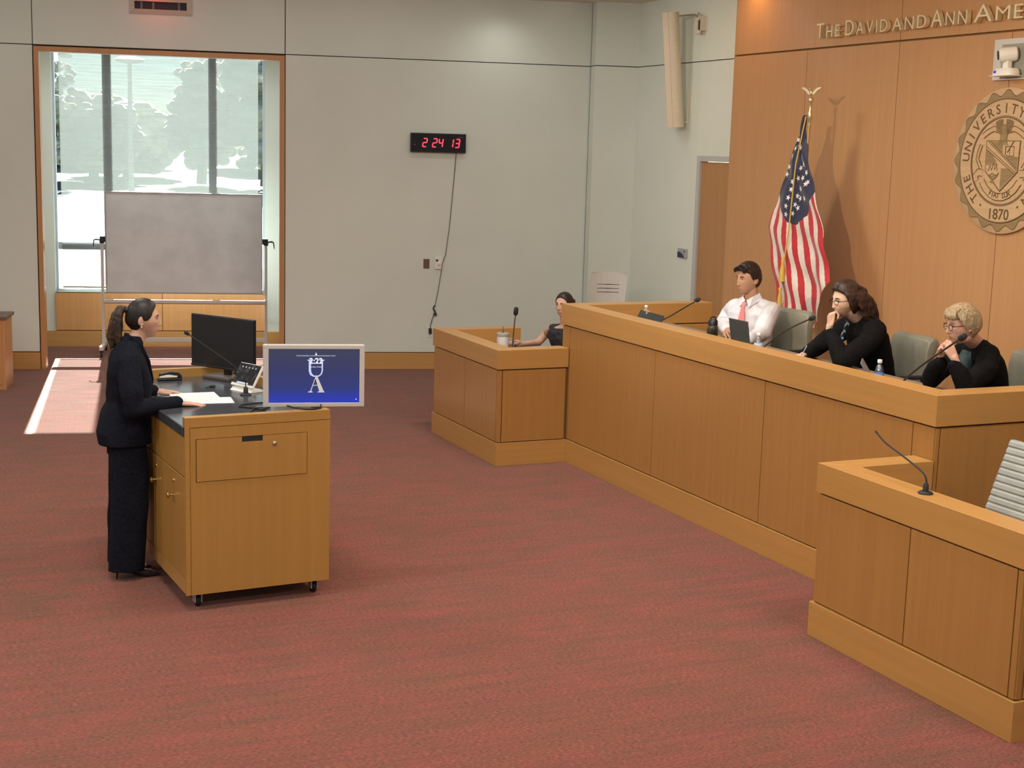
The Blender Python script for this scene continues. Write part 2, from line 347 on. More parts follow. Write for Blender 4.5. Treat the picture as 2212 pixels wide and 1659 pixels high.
TR = [(6.4, 60, 6.6, .9, 'leafy tree outside at the left edge of the window'), (8.3, 62, 3.7, 1.8, 'low leafy tree outside near the left mullion'), (10.3, 66, 3.4, 2.1, 'lowest rounded tree outside under the patch of sky'),
      (12.4, 60, 5.2, 1.4, 'middle-sized tree outside by the right mullion'), (14.6, 58, 7.4, 1.9, 'tallest dense tree outside at the right side of the window'), (10.2, 76, 3.8, 3.2, 'far tree outside behind the street lamp'), (18.6, 78, 8.6, 2.6, 'far tall tree outside behind the tallest one')]
for i_, a_ in enumerate(TR): tree(*a_, i_)
sl_ = T('street_lamp', 'street lamp with a flat round head standing outside the window', 'street lamp', (7.15, 45, .6))
MB().tube([(0, 0, 0), (0, 0, 4.5)], [.09, .06], 10).build('pole', GREYM, sl_); MB().lathe([(.05, 0), (.42, .08), (.46, .13), (.3, .2), (.05, .24)], (0, 0, 4.45), 20).build('lamp_head', GREYM, sl_, smooth=True)
# right (speaker) wall with door
X2 = 8.70
wr = MB().box(X2+.03, X2+.15, 12.4, 13.35, 0, 4.6).box(X2+.03, X2+.15, 14.36, 16.4, 0, 4.6).box(X2+.03, X2+.15, 13.35, 14.36, 2.76, 4.6)
wall_r = struct(wr.build('wall_right', GROOVE))
def rpanel(y0, y1, z0, z1): return MB().box(X2, X2+.03, y0, y1, z0, z1).build('wall_panel', PAINT, wall_r, bevel=.002)
rpanel(14.36, 16.2, .0, 3.83-G); rpanel(12.4, 16.2, 3.83+G, 4.6); rpanel(12.4, 14.36, 2.76, 3.83-G)
door = struct(MB().box(X2-.004, X2+.10, 14.295, 14.36, .5, 2.765).box(X2-.004, X2+.10, 13.35, 13.40, .5, 2.765).box(X2-.004, X2+.10, 13.40, 14.295, 2.70, 2.765).build('door_1', mat('door_frame_paint', (.48, .49, .48), .4), bevel=.004))
MB().box(X2+.025, X2+.07, 13.405, 14.29, .51, 2.695).build('door_leaf', wood('door_veneer', (.42, .215, .08), 'z'), door, bevel=.002)
hd = MB().lathe([(.028, 0), (.028, .008), (.012, .012), (.012, .045)], (X2+.025, 14.235, 1.10), 14, (-1, 0, 0)); hd.tube([(X2-.02, 14.235, 1.10), (X2-.025, 14.20, 1.10), (X2-.02, 14.12, 1.095)], .010, 8)
hd.build('door_handle', mat('bronze', (.25, .13, .07), .35, .8), door, smooth=True)
cr = T('door_sign', 'small silver and navy blue door sign on the pale wall left of the door', 'sign', (X2, 14.57, 1.62))
MB().box(-.022, 0, -.10, .10, -.055, .055).build('plate', mat('sign_silver', (.42, .42, .42), .3, .3), cr, bevel=.004)
MB().prism([(-.095, -.05), (.06, -.05), (.02, -.01), (-.04, .012), (-.095, .018)], (-.024, 0, 0), (0, -1, 0), (0, 0, 1), (-1, 0, 0), 0, .002).build('blue_swoosh', mat('navy', (.02, .035, .10), .4), cr)
MB().box(-.026, -.022, -.06, -.045, .012, .032).build('card_slot', BLACK, cr)
# dais wall
ww = struct(MB().box(8.53, 9.0, -3.2, 13.35, 0, 4.6).build('wall_dais', BROWNREV))
ys = [13.36, 12.03, 10.62, 9.21, 7.80, 6.39, 4.98, 3.57, 2.16, .75, -.66, -3.1]
for a, b_ in zip(ys[1:], ys[:-1]):
    MB().box(8.5, 8.53, a+.004, b_-.004, .0, 3.825).build('wood_panel', WALLW, ww, bevel=.002)
ys = [13.36, 10.62, 7.80, 4.98, 2.16, -.66, -3.1]
for a, b_ in zip(ys[1:], ys[:-1]):
    MB().box(8.5, 8.53, a+.004, b_-.004, 3.842, 4.6).build('wood_panel', WALLW, ww, bevel=.002)
MB().box(8.5, 8.75, 13.352, 13.362, 0, 4.6).build('end_panel', WALLW, ww)
# dais platform
pf = struct(MB().box(5.75, 8.7, 6.55, 11.25, 0, .5).box(7.75, 8.7, 11.25, 15.2, 0, .5).box(7.1, 7.75, 11.25, 12.6, 0, .5).box(5.75, 6.6, 11.45, 12.7, 0, .15).build('dais_platform', CARPET))
# ------------------------------------------------------------------ bench and boxes
def counter_unit(name, label, cat, path, zt, hz, thick, seams, base_h=.205, rail_split=None, panels=None):
    """path = list of outline corners (outer face), walls stand to the left of the travel direction"""
    t = T(name, label, cat, (path[0][0], path[0][1], 0)); o = Vector((path[0][0], path[0][1]))
    P = [Vector(p)-o for p in path]; n = len(P); dirs = [(P[i+1]-P[i]).normalized() for i in range(n-1)]; nor = [Vector((-d.y, d.x)) for d in dirs]
    def offs(k):      # offset polyline inward by k
        r = []
        for i in range(n):
            if i == 0: r.append(P[0]+nor[0]*k)
            elif i == n-1: r.append(P[i]+nor[-1]*k)
            else:
                a, b = nor[i-1], nor[i]; r.append(P[i]+(a+b)*(k/(1+a.dot(b))))
        return r
    A, B = offs(0), offs(thick); A2, B2 = offs(.028), offs(thick-.02); A3 = offs(.018)
    for i in range(n-1):
        ax = 'x' if abs(dirs[i].x) > .5 else 'y'; wm = W_X if ax == 'x' else W_Y
        L = (P[i+1]-P[i]).length
        cuts = [0] + [c/L for c in (rail_split or {}).get(i, [])] + [1]
        for c0, c1 in zip(cuts[:-1], cuts[1:]):
            e0 = .0006/L if c0 > 0 else 0
            q = [A[i].lerp(A[i+1], c0+e0), A[i].lerp(A[i+1], c1), B[i].lerp(B[i+1], c1), B[i].lerp(B[i+1], c0+e0)]
            MB().hexa([tuple(v) for v in q], zt-hz, zt).build('top_rail', wm, t, bevel=.002)
        MB().hexa([tuple(v) for v in (A2[i], A2[i+1], B2[i+1], B2[i])], 0, zt-hz).build('core', BROWNREV, t)
        MB().hexa([tuple(v) for v in (A[i], A[i+1], A2[i+1], A2[i])], 0, base_h).build('base_board', wm, t, bevel=.002)
        ss = [0]+list(seams[i])+[L]
        for a, b in zip(ss[:-1], ss[1:]):
            a2 = a+(.004 if a > 0 else .02); b2 = b-(.004 if b < L else .02)
            p0, p1 = P[i]+dirs[i]*a2, P[i]+dirs[i]*b2
            q = [p0+nor[i]*.012, p1+nor[i]*.012, p1+nor[i]*.030, p0+nor[i]*.030]
            MB().hexa([tuple(v) for v in q], base_h+.008, zt-hz-.012).build('front_panel', W_Z, t, bevel=.002)
    return t
# judges' bench: far return -> front -> near return   (inside lies to the left when walking far->near? handled by order)
bench = counter_unit('judges_bench', 'long raised beech-panelled judges bench in front of the wood wall', 'bench',
    [(9.6, 6.41), (5.58, 6.41), (5.58, 11.42), (7.05, 11.42)][::-1], 1.42, .185, .18,
    [[], [.17, 1.70, 3.24, 4.80], [.05, 1.5, 3.0]], rail_split={1: [2.45]})
bo = Vector((7.05, 11.42, 0))
MB().box(5.74-7.05, 6.48-7.05, 6.56-11.42, 11.26-11.42, 1.235, 1.270).build('counter', mat('counter_laminate', (.23, .19, .14), .4), bench, bevel=.004)
MB().box(5.74-7.05, 9.5-7.05, 6.56-11.42, 7.0-11.42, 1.205, 1.235).build('counter_support', BROWNREV, bench)
MB().box(5.77-7.05, 7.03-7.05, 11.222-11.42, 11.236-11.42, .55, 1.225).build('inner_panel', W_X, bench, bevel=.002)
wbox = counter_unit('witness_box', 'low beech witness box at the far end of the judges bench', 'counter',
    [(5.585, 11.25), (4.90, 11.25), (4.90, 12.86), (5.76, 12.86)][::-1], 1.035, .17, .175, [[.05], [.02, .82, 1.56], [.05]])
wo = Vector((5.76, 12.86, 0))
MB().box(5.07-5.76, 5.55-5.76, 11.42-12.86, 12.69-12.86, .77, .80).build('counter', W_Y, wbox, bevel=.003)
nbox = counter_unit('clerk_box', 'low beech clerk box nearest the camera at the bench\'s near end', 'counter',
    [(6.2, 4.92), (4.89, 4.92), (4.89, 6.58), (5.582, 6.58)][::-1], 1.033, .17, .175, [[.04], [.82, 1.60], [.06, .7]])
MB().box(5.06-5.582, 5.5-5.582, 5.09-6.58, 6.4-6.58, .72, .75).build('counter', W_Y, nbox, bevel=.003)
# ------------------------------------------------------------------ lectern (teaching cart)
YL = math.radians(3.365)
LO = Vector((1.578, 8.151, 0))
LX, LY = Vector((math.cos(YL), math.sin(YL), 0)), Vector((-math.sin(YL), math.cos(YL), 0))
def lp(x, y, z): return LO + LX*x + LY*y + Vector((0, 0, z))
LW, LD = .89, 1.89
lec = T('lectern', 'large wheeled wooden teaching lectern with a dark worktop', 'lectern', LO, YL)
core = MB().box(.012, LW-.004, .05, LD-.03, .14, 1.04); core.build('carcass', BROWNREV, lec)
MB().box(0, .028, 0, .022, .10, 1.172).box(0, LW, .022, .060, 1.112, 1.172).box(.028, LW, .0, .022, 1.112, 1.172).build('end_frame', C_X, lec, bevel=.002)
ep = MB().box(.030, LW, .001, .040, .10, .776).box(.030, .062, .001, .040, .786, 1.110).box(.745, LW, .001, .040, .786, 1.110).box(.062, .745, .001, .04, 1.043, 1.110).box(.062, .745, .001, .04, .776, .784)
ep.box(.030, .062, .001, .04, .776, .786).box(.745, LW, .001, .04, .776, .786)
ep.build('end_panel', C_Z, lec)
dr = MB().box(.066, .741, -.003, .035, .788, 1.008).box(.066, .338, -.003, .035, 1.008, 1.040).box(.466, .741, -.003, .035, 1.008, 1.040).build('drawer', C_Z, lec)
MB().box(.338, .466, .004, .010, 1.0065, 1.041).build('finger_slot', BLACKM, dr)
MB().lathe([(.013, 0), (.013, .006), (.009, .009)], (.538, -.003, .987), 16, (0, -1, 0)).build('lock', STEEL, dr, smooth=True)
MB().box(0, LW, LD-.055, LD, .10, 1.172).build('far_panel', C_X, lec, bevel=.002)
MB().box(LW-.03, LW, .06, LD-.055, .10, 1.172).build('side_panel', C_Z, lec, bevel=.002)
MB().box(0, LW-.03, .060, LD-.055, 1.052, 1.11).build('worktop', noisy('worktop_laminate', (.050, .052, .060), (.062, .064, .072), (40, 40, 40), .20, 2), lec, bevel=.006)
MB().box(.004, .03, .022, LD-.06, .10, .19).build('bottom_rail', W_Y, lec, bevel=.002)
MB().box(.004, .024, .022, .80, .815, 1.045).build('apron', C_Z, lec, bevel=.001)
MB().box(.004, .024, .805, LD-.06, .815, .93).build('apron', C_Z, lec, bevel=.001)
MB().box(.004, .024, .805, 1.35, .938, 1.045).build('shallow_drawer', C_Z, lec, bevel=.001)
for i, (a, b_) in enumerate(((.026, .345), (.353, .78), (.788, 1.21), (1.218, LD-.06))):
    d = MB().box(.001, .024, a, b_, .20, .805).build('door', C_Z, lec, bevel=.001)
    ky = b_-.06
    MB().lathe([(.006, 0), (.006, .022), (.017, .028), (.019, .036), (.013, .042)], (.001, ky, .652), 14, (-1, 0, 0)).build('knob', BRASS, d, smooth=True)
    MB().lathe([(.011, 0), (.011, .006), (.006, .008)], (.001, ky+.0, .742), 12, (-1, 0, 0)).build('lock', BRASS, d, smooth=True)
for (cx, cy) in ((.09, .10), (.82, .10), (.09, 1.78), (.82, 1.78)):
    c = MB().box(cx-.03, cx+.03, cy-.03, cy+.03, .085, .10).box(cx-.022, cx-.016, cy-.03, cy+.03, .03, .09).box(cx+.016, cx+.022, cy-.03, cy+.03, .03, .09).build('caster', GREYM, lec)
    MB().lathe([(.02, -.014), (.036, -.012), (.038, 0), (.036, .012), (.02, .014)], (cx, cy, .038), 18, (1, 0, 0)).build('wheel', BLACKM, c, smooth=True)
# black monitor
bm_ = T('computer_monitor', 'large black computer monitor facing the standing speaker on the lectern', 'monitor', lp(.70, 1.66, 1.11), math.radians(-57))
MB().box(-.30, .30, -.012, .0, .085, .44).build('screen', mat('dark_screen', (.010, .011, .014), .25), bm_, bevel=.002)
MB().box(-.305, .305, -.006, .010, .075, .445).box(-.305, .305, -.015, .0, .072, .088).build('bezel', BLACK, bm_, bevel=.003)
MB().obox((0, .045, .12), (.03, 0, 0), (0, .012, 0), (0, 0, .11)).build('stand', BLACK, bm_, bevel=.004)
MB().box(-.14, .12, -.07, .09, .0, .028).build('foot', mat('taupe_plastic', (.10, .08, .07), .4), bm_, bevel=.008)
# silver display
dp = T('display_monitor', 'silver framed monitor with glowing blue lock screen at the lectern\'s near end', 'monitor', (2.394, 8.31, 1.11), YW)
x0, x1, z0, z1 = -.307, .307, .066, .446
MB().box(x0, x1, 0, .045, z0, z1).build('housing', SILVER, dp, bevel=.006)
fr = MB().box(x0, x1, -.012, 0, z0, z0+.024).box(x0, x1, -.012, 0, z1-.024, z1).box(x0, x0+.034, -.012, 0, z0+.024, z1-.024).box(x1-.030, x1, -.012, 0, z0+.024, z1-.024)
fr.build('bezel', SILVER, dp, bevel=.002)
def screen_mat():
    m = bpy.data.materials.new('blue_screen'); m.use_nodes = True; nt = m.node_tree; b = nt.nodes['Principled BSDF']; N = nt.nodes.new; L = nt.links.new
    tc = N('ShaderNodeTexCoord'); sp = N('ShaderNodeSeparateXYZ'); L(tc.outputs['Generated'], sp.inputs[0]); r = N('ShaderNodeValToRGB'); e = r.color_ramp.elements
    e[0].position = 0; e[0].color = (.012, .035, .50, 1); e[1].position = 1; e[1].color = (.036, .043, .085, 1)
    for p, c in ((.12, (.013, .035, .36)), (.26, (.018, .036, .18)), (.6, (.024, .033, .12))): k = e.new(p); k.color = (*c, 1)
    L(sp.outputs[2], r.inputs[0]); L(r.outputs[0], b.inputs['Emission Color']); b.inputs['Emission Strength'].default_value = 1; b.inputs['Base Color'].default_value = (.01, .01, .015, 1); b.inputs['Roughness'].default_value = .3
    return m
scr = MB().box(x0+.033, x1-.029, -.004, .002, z0+.022, z1-.022).build('screen', screen_mat(), dp)
EW = mat('screen_white', (.1, .1, .1), emit=(.86, .88, 1), estr=.95); EW2 = mat('screen_pale', (.1, .1, .1), emit=(.52, .60, .95), estr=.95); EG = mat('screen_tan', (.1, .1, .1), emit=(.60, .55, .50), estr=.9)
cxs = .012
def scrshape(mb, name, mm): return mb.build(name, mm, dp)
u_ = MB(); Y0 = -.006
def flat(mb, poly, d=-.0055): mb.prism(poly, (cxs, d, 0), (1, 0, 0), (0, 0, 1), (0, -1, 0), 0, .0008)
zu = .352
flat(u_, [(-.052, zu+.004), (-.022, zu+.004), (-.022, zu), (-.030, zu-.004), (-.030, zu-.060), (-.026, zu-.080), (-.012, zu-.094), (.006, zu-.094), (.006, zu-.101), (-.016, zu-.101), (-.036, zu-.090), (-.044, zu-.066), (-.044, zu-.004), (-.052, zu)])
flat(u_, [(.020, zu+.004), (.052, zu+.004), (.052, zu), (.042, zu-.004), (.042, zu-.066), (.034, zu-.088), (.016, zu-.101), (.004, zu-.101), (.004, zu-.094), (.014, zu-.094), (.028, zu-.084), (.034, zu-.064), (.034, zu-.004), (.020, zu)])
scrshape(u_, 'letter_u', EW2)
a_ = MB(); za = .252
flat(a_, [(-.006, za), (.006, za+.008), (.046, za-.088), (.052, za-.094), (.052, za-.098), (.010, za-.098), (.010, za-.094), (.020, za-.090)], -.0066)
flat(a_, [(.0, za-.002), (-.005, za-.006), (-.034, za-.088), (-.048, za-.094), (-.048, za-.098), (-.020, za-.098), (-.020, za-.094), (-.028, za-.088)], -.0066)
flat(a_, [(-.022, za-.052), (.018, za-.052), (.018, za-.056), (-.022, za-.056)], -.0066)
scrshape(a_, 'letter_a', EG)
text_part('lock_time', '2:22', .048, EW, dp, (cxs, -.0080, .333), (1, 0, 0), (0, 0, 1), .0003, bold=.0012)
text_part('lock_date', 'Thursday, October', .0105, EW, dp, (cxs, -.0082, .309), (1, 0, 0), (0, 0, 1), .0003)
text_part('lock_message', 'Press Ctrl+Alt+Delete or use the Windows Security button to unlock.', .0098, EW, dp, (cxs, -.0080, .378), (1, 0, 0), (0, 0, 1), .0003, width=.235)
lk = MB().tube([(cxs-.003, -.007, .392), (cxs-.003, -.007, .398), (cxs, -.007, .401), (cxs+.003, -.007, .398), (cxs+.003, -.007, .392)], .0007, 5).box(cxs-.005, cxs+.005, -.0074, -.0064, .384, .393)
lk.build('lock_icon', EW, dp)
MB().lathe([(.0035, 0), (.0035, .001)], (x1-.050, -.0055, z0+.045), 10, (0, -1, 0)).build('network_icon', EW, dp)
MB().box(-.04, .04, .045, .075, .09, .40).box(-.02, .02, .045, .07, -.0, .12).build('stand', SILVER, dp, bevel=.004)
MB().box(-.12, .10, -.02, .16, .0, .018).build('foot', SILVER, dp, bevel=.006)
# items on the lectern
def on_top(x, y): return lp(x, y, 1.11)
st = T('stapler', 'black desk stapler in front of the lectern\'s far rim', 'stapler', on_top(.335, 1.72), math.radians(0))
MB().box(-.085, .085, -.022, .022, 0, .018).build('base', BLACK, st, bevel=.006)
MB().prism([(-.075, .03), (-.07, .052), (.0, .064), (.06, .056), (.082, .035), (.084, .018), (.055, .018), (.05, .03), (0, .045), (-.05, .036)], (0, 0, 0), (1, 0, 0), (0, 0, 1), (0, -1, 0), -.018, .018).build('arm', BLACK, st, bevel=.005)
MB().prism([(-.07, .024), (.05, .026), (.05, .034), (-.02, .044), (-.07, .034)], (0, 0, 0), (1, 0, 0), (0, 0, 1), (0, -1, 0), -.009, .0182).build('gap_glint', WHITEP, st)  # white stands in for the bright background and reflection in the gap
# gooseneck microphones
def goose(label, base, pts, r=.0045, head=.011, disc=.038, group=None, hl=.03, mat_=BLACKM):
    base = Vector(base); t = T('gooseneck_microphone', label, 'microphone', base, 0, group)
    P = [Vector(p)-base for p in pts]
    MB().lathe([(disc, 0), (disc, .006), (disc*.8, .012), (.016, .014), (.014, .05), (.008, .056)], (0, 0, 0), 20).build('base', mat_, t, smooth=True)
    Q = []
    for i in range(len(P)-1):
        a = P[max(i-1, 0)]; b, c = P[i], P[i+1]; d = P[min(i+2, len(P)-1)]
        for k in range(6):
            x = k/6; Q.append(.5*((2*b)+(c-a)*x+(2*a-5*b+4*c-d)*x*x+(3*b-a-3*c+d)*x**3))
    Q.append(P[-1])
    MB().tube(Q, r, 8).build('neck', mat_, t, smooth=True)
    d = (Q[-1]-Q[-3]).normalized()
    MB().lathe([(r, -.012), (head*.75, -.004), (head, .006), (head, hl*.6), (head*.8, hl*.9), (.003, hl)], Q[-1], 14, d).build('windscreen', BLACKM, t, smooth=True)
    return t
goose('black gooseneck microphone on the lectern pointing at the standing speaker', on_top(.66, .99), [on_top(.66, .99), on_top(.66, .99)+Vector((0, 0, .07)), on_top(.645, .99)+Vector((0, 0, .13)), on_top(.56, 1.0)+Vector((0, 0, .215)), on_top(.29, 1.03)+Vector((0, 0, .415))], .0035, .013)
tb = T('touch_panel', 'tilted touch control panel on a pale wedge stand beside the blue monitor', 'touch panel', on_top(.66, 1.13), math.radians(-66))
MB().prism([(0, 0), (.13, 0), (.10, .02), (.025, .02)], (0, 0, 0), (0, 1, 0), (0, 0, 1), (1, 0, 0), -.11, .11).build('wedge_stand', WHITEP, tb, bevel=.003)
a = math.radians(58); ey = Vector((0, math.cos(a), math.sin(a))); ez = Vector((0, -math.sin(a), math.cos(a)))
MB().obox(Vector((0, .012, .018))+ey*.10, (.118, 0, 0), ey*.085, ez*.009).build('frame', WHITEP, tb, bevel=.004)
MB().obox(Vector((0, .010, .018))+ey*.108+ez*.0095, (.112, 0, 0), ey*.073, ez*.001).build('glass', noisy('panel_screen', (.012, .013, .016), (.07, .075, .08), (22, 22, 22), .2, 3, .45, .75), tb)
MB().obox(Vector((0, .010, .018))+ey*.040+ez*.0108, (.060, 0, 0), ey*.006, ez*.0008).build('button_bar', mat('panel_light', (.1, .1, .1), emit=(.8, .85, .9), estr=.7), tb)
ic = MB()
for i in range(5): ic.obox(Vector((-.07+.035*i, .010, .018))+ey*.155+ez*.0108, (.007, 0, 0), ey*.006, ez*.0006)
ic.build('icons', mat('icon_grey', (.1, .1, .1), emit=(.35, .36, .38), estr=.6), tb)
text_part('stand_lettering', 'control panel', .014, mat('grey_print', (.35, .35, .35), .5), tb, (.02, -.0005, .004), (1, 0, 0), (0, 0, 1), .0002)
bpy.data.objects.remove(bpy.data.objects['stand_lettering'])
# papers
def paper_mat():
    m = bpy.data.materials.new('printed_paper'); m.use_nodes = True; nt = m.node_tree; b = nt.nodes['Principled BSDF']; N = nt.nodes.new; L = nt.links.new
    tc = N('ShaderNodeTexCoord'); sp = N('ShaderNodeSeparateXYZ'); L(tc.outputs['Generated'], sp.inputs[0])
    wv = N('ShaderNodeMath'); wv.operation = 'MULTIPLY'; wv.inputs[1].default_value = 26; L(sp.outputs[1], wv.inputs[0])
    fr = N('ShaderNodeMath'); fr.operation = 'FRACT'; L(wv.outputs[0], fr.inputs[0]); gt = N('ShaderNodeMath'); gt.operation = 'GREATER_THAN'; gt.inputs[1].default_value = .5; L(fr.outputs[0], gt.inputs[0])
    mp = N('ShaderNodeMapping'); mp.inputs['Scale'].default_value = (26, 26, 1); L(tc.outputs['Generated'], mp.inputs[0]); n = N('ShaderNodeTexNoise'); n.inputs['Scale'].default_value = 1; L(mp.outputs[0], n.inputs[0])
    g2 = N('ShaderNodeMath'); g2.operation = 'GREATER_THAN'; g2.inputs[1].default_value = .42; L(n.outputs[0], g2.inputs[0]); mu = N('ShaderNodeMath'); mu.operation = 'MULTIPLY'; L(gt.outputs[0], mu.inputs[0]); L(g2.outputs[0], mu.inputs[1])
    ab = N('ShaderNodeMath'); ab.operation = 'SUBTRACT'; ab.inputs[1].default_value = .5; L(sp.outputs[0], ab.inputs[0]); ab2 = N('ShaderNodeMath'); ab2.operation = 'ABSOLUTE'; L(ab.outputs[0], ab2.inputs[0]); lt = N('ShaderNodeMath'); lt.operation = 'LESS_THAN'; lt.inputs[1].default_value = .40; L(ab2.outputs[0], lt.inputs[0])
    mu2 = N('ShaderNodeMath'); mu2.operation = 'MULTIPLY'; L(mu.outputs[0], mu2.inputs[0]); L(lt.outputs[0], mu2.inputs[1])
    mx = N('ShaderNodeMix'); mx.data_type = 'RGBA'; mx.inputs[6].default_value = (.80, .79, .74, 1); mx.inputs[7].default_value = (.56, .56, .55, 1); L(mu2.outputs[0], mx.inputs[0]); L(mx.outputs[2], b.inputs['Base Color']); b.inputs['Roughness'].default_value = .8
    return m
PPR = paper_mat()
def sheet(label, c, rz, w=.216, h=.28, z=.0, mm=None, group=None):
    o = MB().box(-w/2, w/2, -h/2, h/2, 0, .0012).build('paper_sheet', mm or PPR, loc=c, rz=rz)
    return tag(o, label, 'paper', group)
sheet('printed script page on the lectern, its far sheet by the microphone', on_top(.33, 1.05)+Vector((0, 0, .0035)), math.radians(88), .22, .30)
sheet('printed script page on the lectern beside the speaker\'s near hand', on_top(.375, .85)+Vector((0, 0, .0018)), math.radians(84), .22, .30)
sheet('blank sheet of paper on the lectern half under the printed pages', on_top(.16, .99)+Vector((0, 0, .0003)), math.radians(100), .2, .26, mm=mat('plain_paper', (.8, .8, .77), .8))
cb = T('lectern_cable', 'thin black cable looping over the lectern worktop to the blue monitor', 'cable', on_top(.55, .6))
pts = [(-.02, -.02), (.04, -.10), (.10, -.13), (.2, -.12), (.3, -.10)]
Q = [(.42, .16, .006), (.34, .10, .006), (.2, .06, .006), (.06, .05, .006), (-.03, .02, .006), (-.06, -.04, .006), (.0, -.10, .006), (.12, -.13, .006)]
MB().tube(Q, .005, 8).build('cord', BLACK, cb, smooth=True)
hb = T('cable_clip', 'small black cable bundle at the foot of the blue monitor', 'cable', on_top(.545, .33))
MB().tube([(-.05, 0, .008), (-.02, .02, .03), (.02, .01, .02), (.05, -.01, .035), (.02, -.03, .01), (-.03, -.02, .012)], .008, 8).build('loop', BLACK, hb, smooth=True)
MB().box(-.02, .03, -.02, .02, 0, .022).build('connector', BLACK, hb, bevel=.004)
ad = T('cable_loop', 'black power cable sagging below the blue monitor over the lectern rim', 'cable', on_top(.79, .07)+Vector((0, 0, .062)))
MB().tube([(-.13, .06, .012), (-.10, .0, .008), (-.05, -.045, .006), (0, -.055, .004), (.05, -.04, .008), (.08, .05, .02)], .005, 8).build('cord', BLACK, ad, smooth=True)
ck = T('presenter_clicker', 'tiny black clicker lying on the lectern behind the script pages', 'clicker', on_top(.54, 1.35), .4)
MB().box(-.025, .012, -.014, .014, 0, .016).build('body', BLACKM, ck, bevel=.005); MB().tube([(-.025, 0, .008), (-.06, .005, .003)], .003, 6).build('cord', BLACKM, ck)
ms = T('computer_mouse', 'white computer mouse half hidden behind the blue monitor', 'mouse', on_top(.70, .62), .3)
MB().ell((0, 0, .005), (.032, .052, .030)).build('body', WHITEP, ms, smooth=True)
MB().box(-.001, .001, .01, .05, .028, .034).build('wheel', GREYM, ms)
# ------------------------------------------------------------------ whiteboard
def wthing(name, label, cat, u, d, z, group=None): return T(name, label, cat, wp(u, d, z), YW, group)
wt = wthing('whiteboard', 'wheeled whiteboard with a smudged surface in front of the window', 'whiteboard', -1.283, 1.3, 0)
BOARD = noisy('whiteboard_surface', (.60, .63, .64), (.68, .71, .72), (2.6, 1, 3.2), .35, 6, .38, .58)
PALE = mat('pale_metal', (.62, .60, .57), .4, .2)
MB().box(-.985, .985, -.012, .012, .812, 2.095).build('panel', BOARD, wt)
MB().box(-.997, .997, -.018, .018, .800, .815).box(-.997, .997, -.018, .018, 2.092, 2.107).box(-.997, -.984, -.018, .018, .815, 2.092).box(.984, .997, -.018, .018, .815, 2.092).build('frame', mat('board_frame', (.40, .39, .37), .4, .4), wt, bevel=.002)
for s in (-1, 1):
    ps = MB().box(s*1.042-.018, s*1.042+.018, -.018, .018, .14, 1.47).build('post', PALE, wt, bevel=.003)
    cl = MB().box(s*1.042-.03, s*1.042+.03, -.028, .028, 1.44, 1.49).box(s*1.03-.04, s*1.03+.04, -.014, .014, 1.455, 1.53).build('clamp', BLACKM, wt, bevel=.008)
    MB().tube([(s*1.06, 0, 1.485), (s*1.12, -.01, 1.492), (s*1.14, -.015, 1.48), (s*1.145, -.02, 1.44), (s*1.15, -.02, 1.40)], [.010, .011, .009, .007, .005], 8).build('clamp_lever', BLACKM, cl, smooth=True)
    MB().box(s*1.042-.025, s*1.042+.025, -.36, .36, .09, .14).build('foot_bar', PALE, wt, bevel=.004)
    for e in (-1, 1):
        c = MB().box(s*1.042-.02, s*1.042+.02, e*.32-.02, e*.32+.02, .06, .092).build('caster', BLACKM, wt)
        MB().lathe([(.02, -.012), (.034, -.01), (.034, .01), (.02, .012)], (s*1.042, e*.32, .034), 16, (1, 0, 0)).build('wheel', BLACKM, c, smooth=True)
MB().box(-1.03, 1.03, -.05, .02, .70, .712).box(-1.03, 1.03, -.052, -.046, .675, .715).box(-1.03, 1.03, -.012, .018, .66, .70).build('tray', PALE, wt, bevel=.002)
MB().box(-1.03, 1.03, -.015, .015, .16, .215).build('cross_bar', PALE, wt, bevel=.003)
# ------------------------------------------------------------------ wall items
ck = wthing('digital_clock', 'black wall clock with glowing red digits above the cable', 'clock', 1.84, 0, 2.832)
MB().box(-.345, .345, -.055, -.002, -.117, .117).build('case', mat('clock_case', (.02, .022, .035), .3), ck, bevel=.006)
MB().box(-.335, .335, -.058, -.055, -.107, .107).build('glass', mat('clock_glass', (.006, .007, .012), .12), ck)
RED = mat('red_led', (.2, 0, 0), emit=(1.0, .03, .06), estr=3.2)
SEG = {'1': 'bc', '2': 'abged', '3': 'abgcd', '4': 'fgbc'}
def digit(ch, x):
    mb = MB(); w, h, t = .046, .050, .0125; sk = .14
    def bar(x0, z0, x1, z1):
        xa, xb = x0+z0*sk, x1+z1*sk; d = Vector((xb-xa, 0, z1-z0)).normalized(); n = Vector((-d.z, 0, d.x))*(t/2)
        a = Vector((xa, -.0605, z0))+d*.003; b = Vector((xb, -.0605, z1))-d*.003
        mb.obox((a+b)/2, (b-a)/2, (0, .0012, 0), n)
    S = {'a': (0, h, w, h), 'b': (w, 0, w, h), 'c': (w, -h, w, 0), 'd': (0, -h, w, -h), 'e': (0, -h, 0, 0), 'f': (0, 0, 0, h), 'g': (0, 0, w, 0)}
    for k in SEG[ch]:
        a = S[k]; bar(x+a[0]-w/2, a[1], x+a[2]-w/2, a[3])
    mb.build('digit', RED, ck)
for ch, x in (('2', -.167), ('2', -.045), ('4', .030), ('1', .160), ('3', .238)): digit(ch, x)
MB().box(-.30, -.285, -.060, -.058, -.030, -.022).build('indicator', mat('dim_red', (.3, .01, .02), emit=(.5, .01, .03), estr=.6), ck)
MB().box(.245, .315, -.0595, -.058, .072, .078).build('maker_mark', mat('dim_grey', (.12, .12, .13), .5), ck)
CORD = mat('brown_cord', (.10, .075, .05), .6)
cd_ = wthing('clock_cord', 'thin brown power cord hanging from the clock to the outlet', 'cable', 2.06, 0, 0)
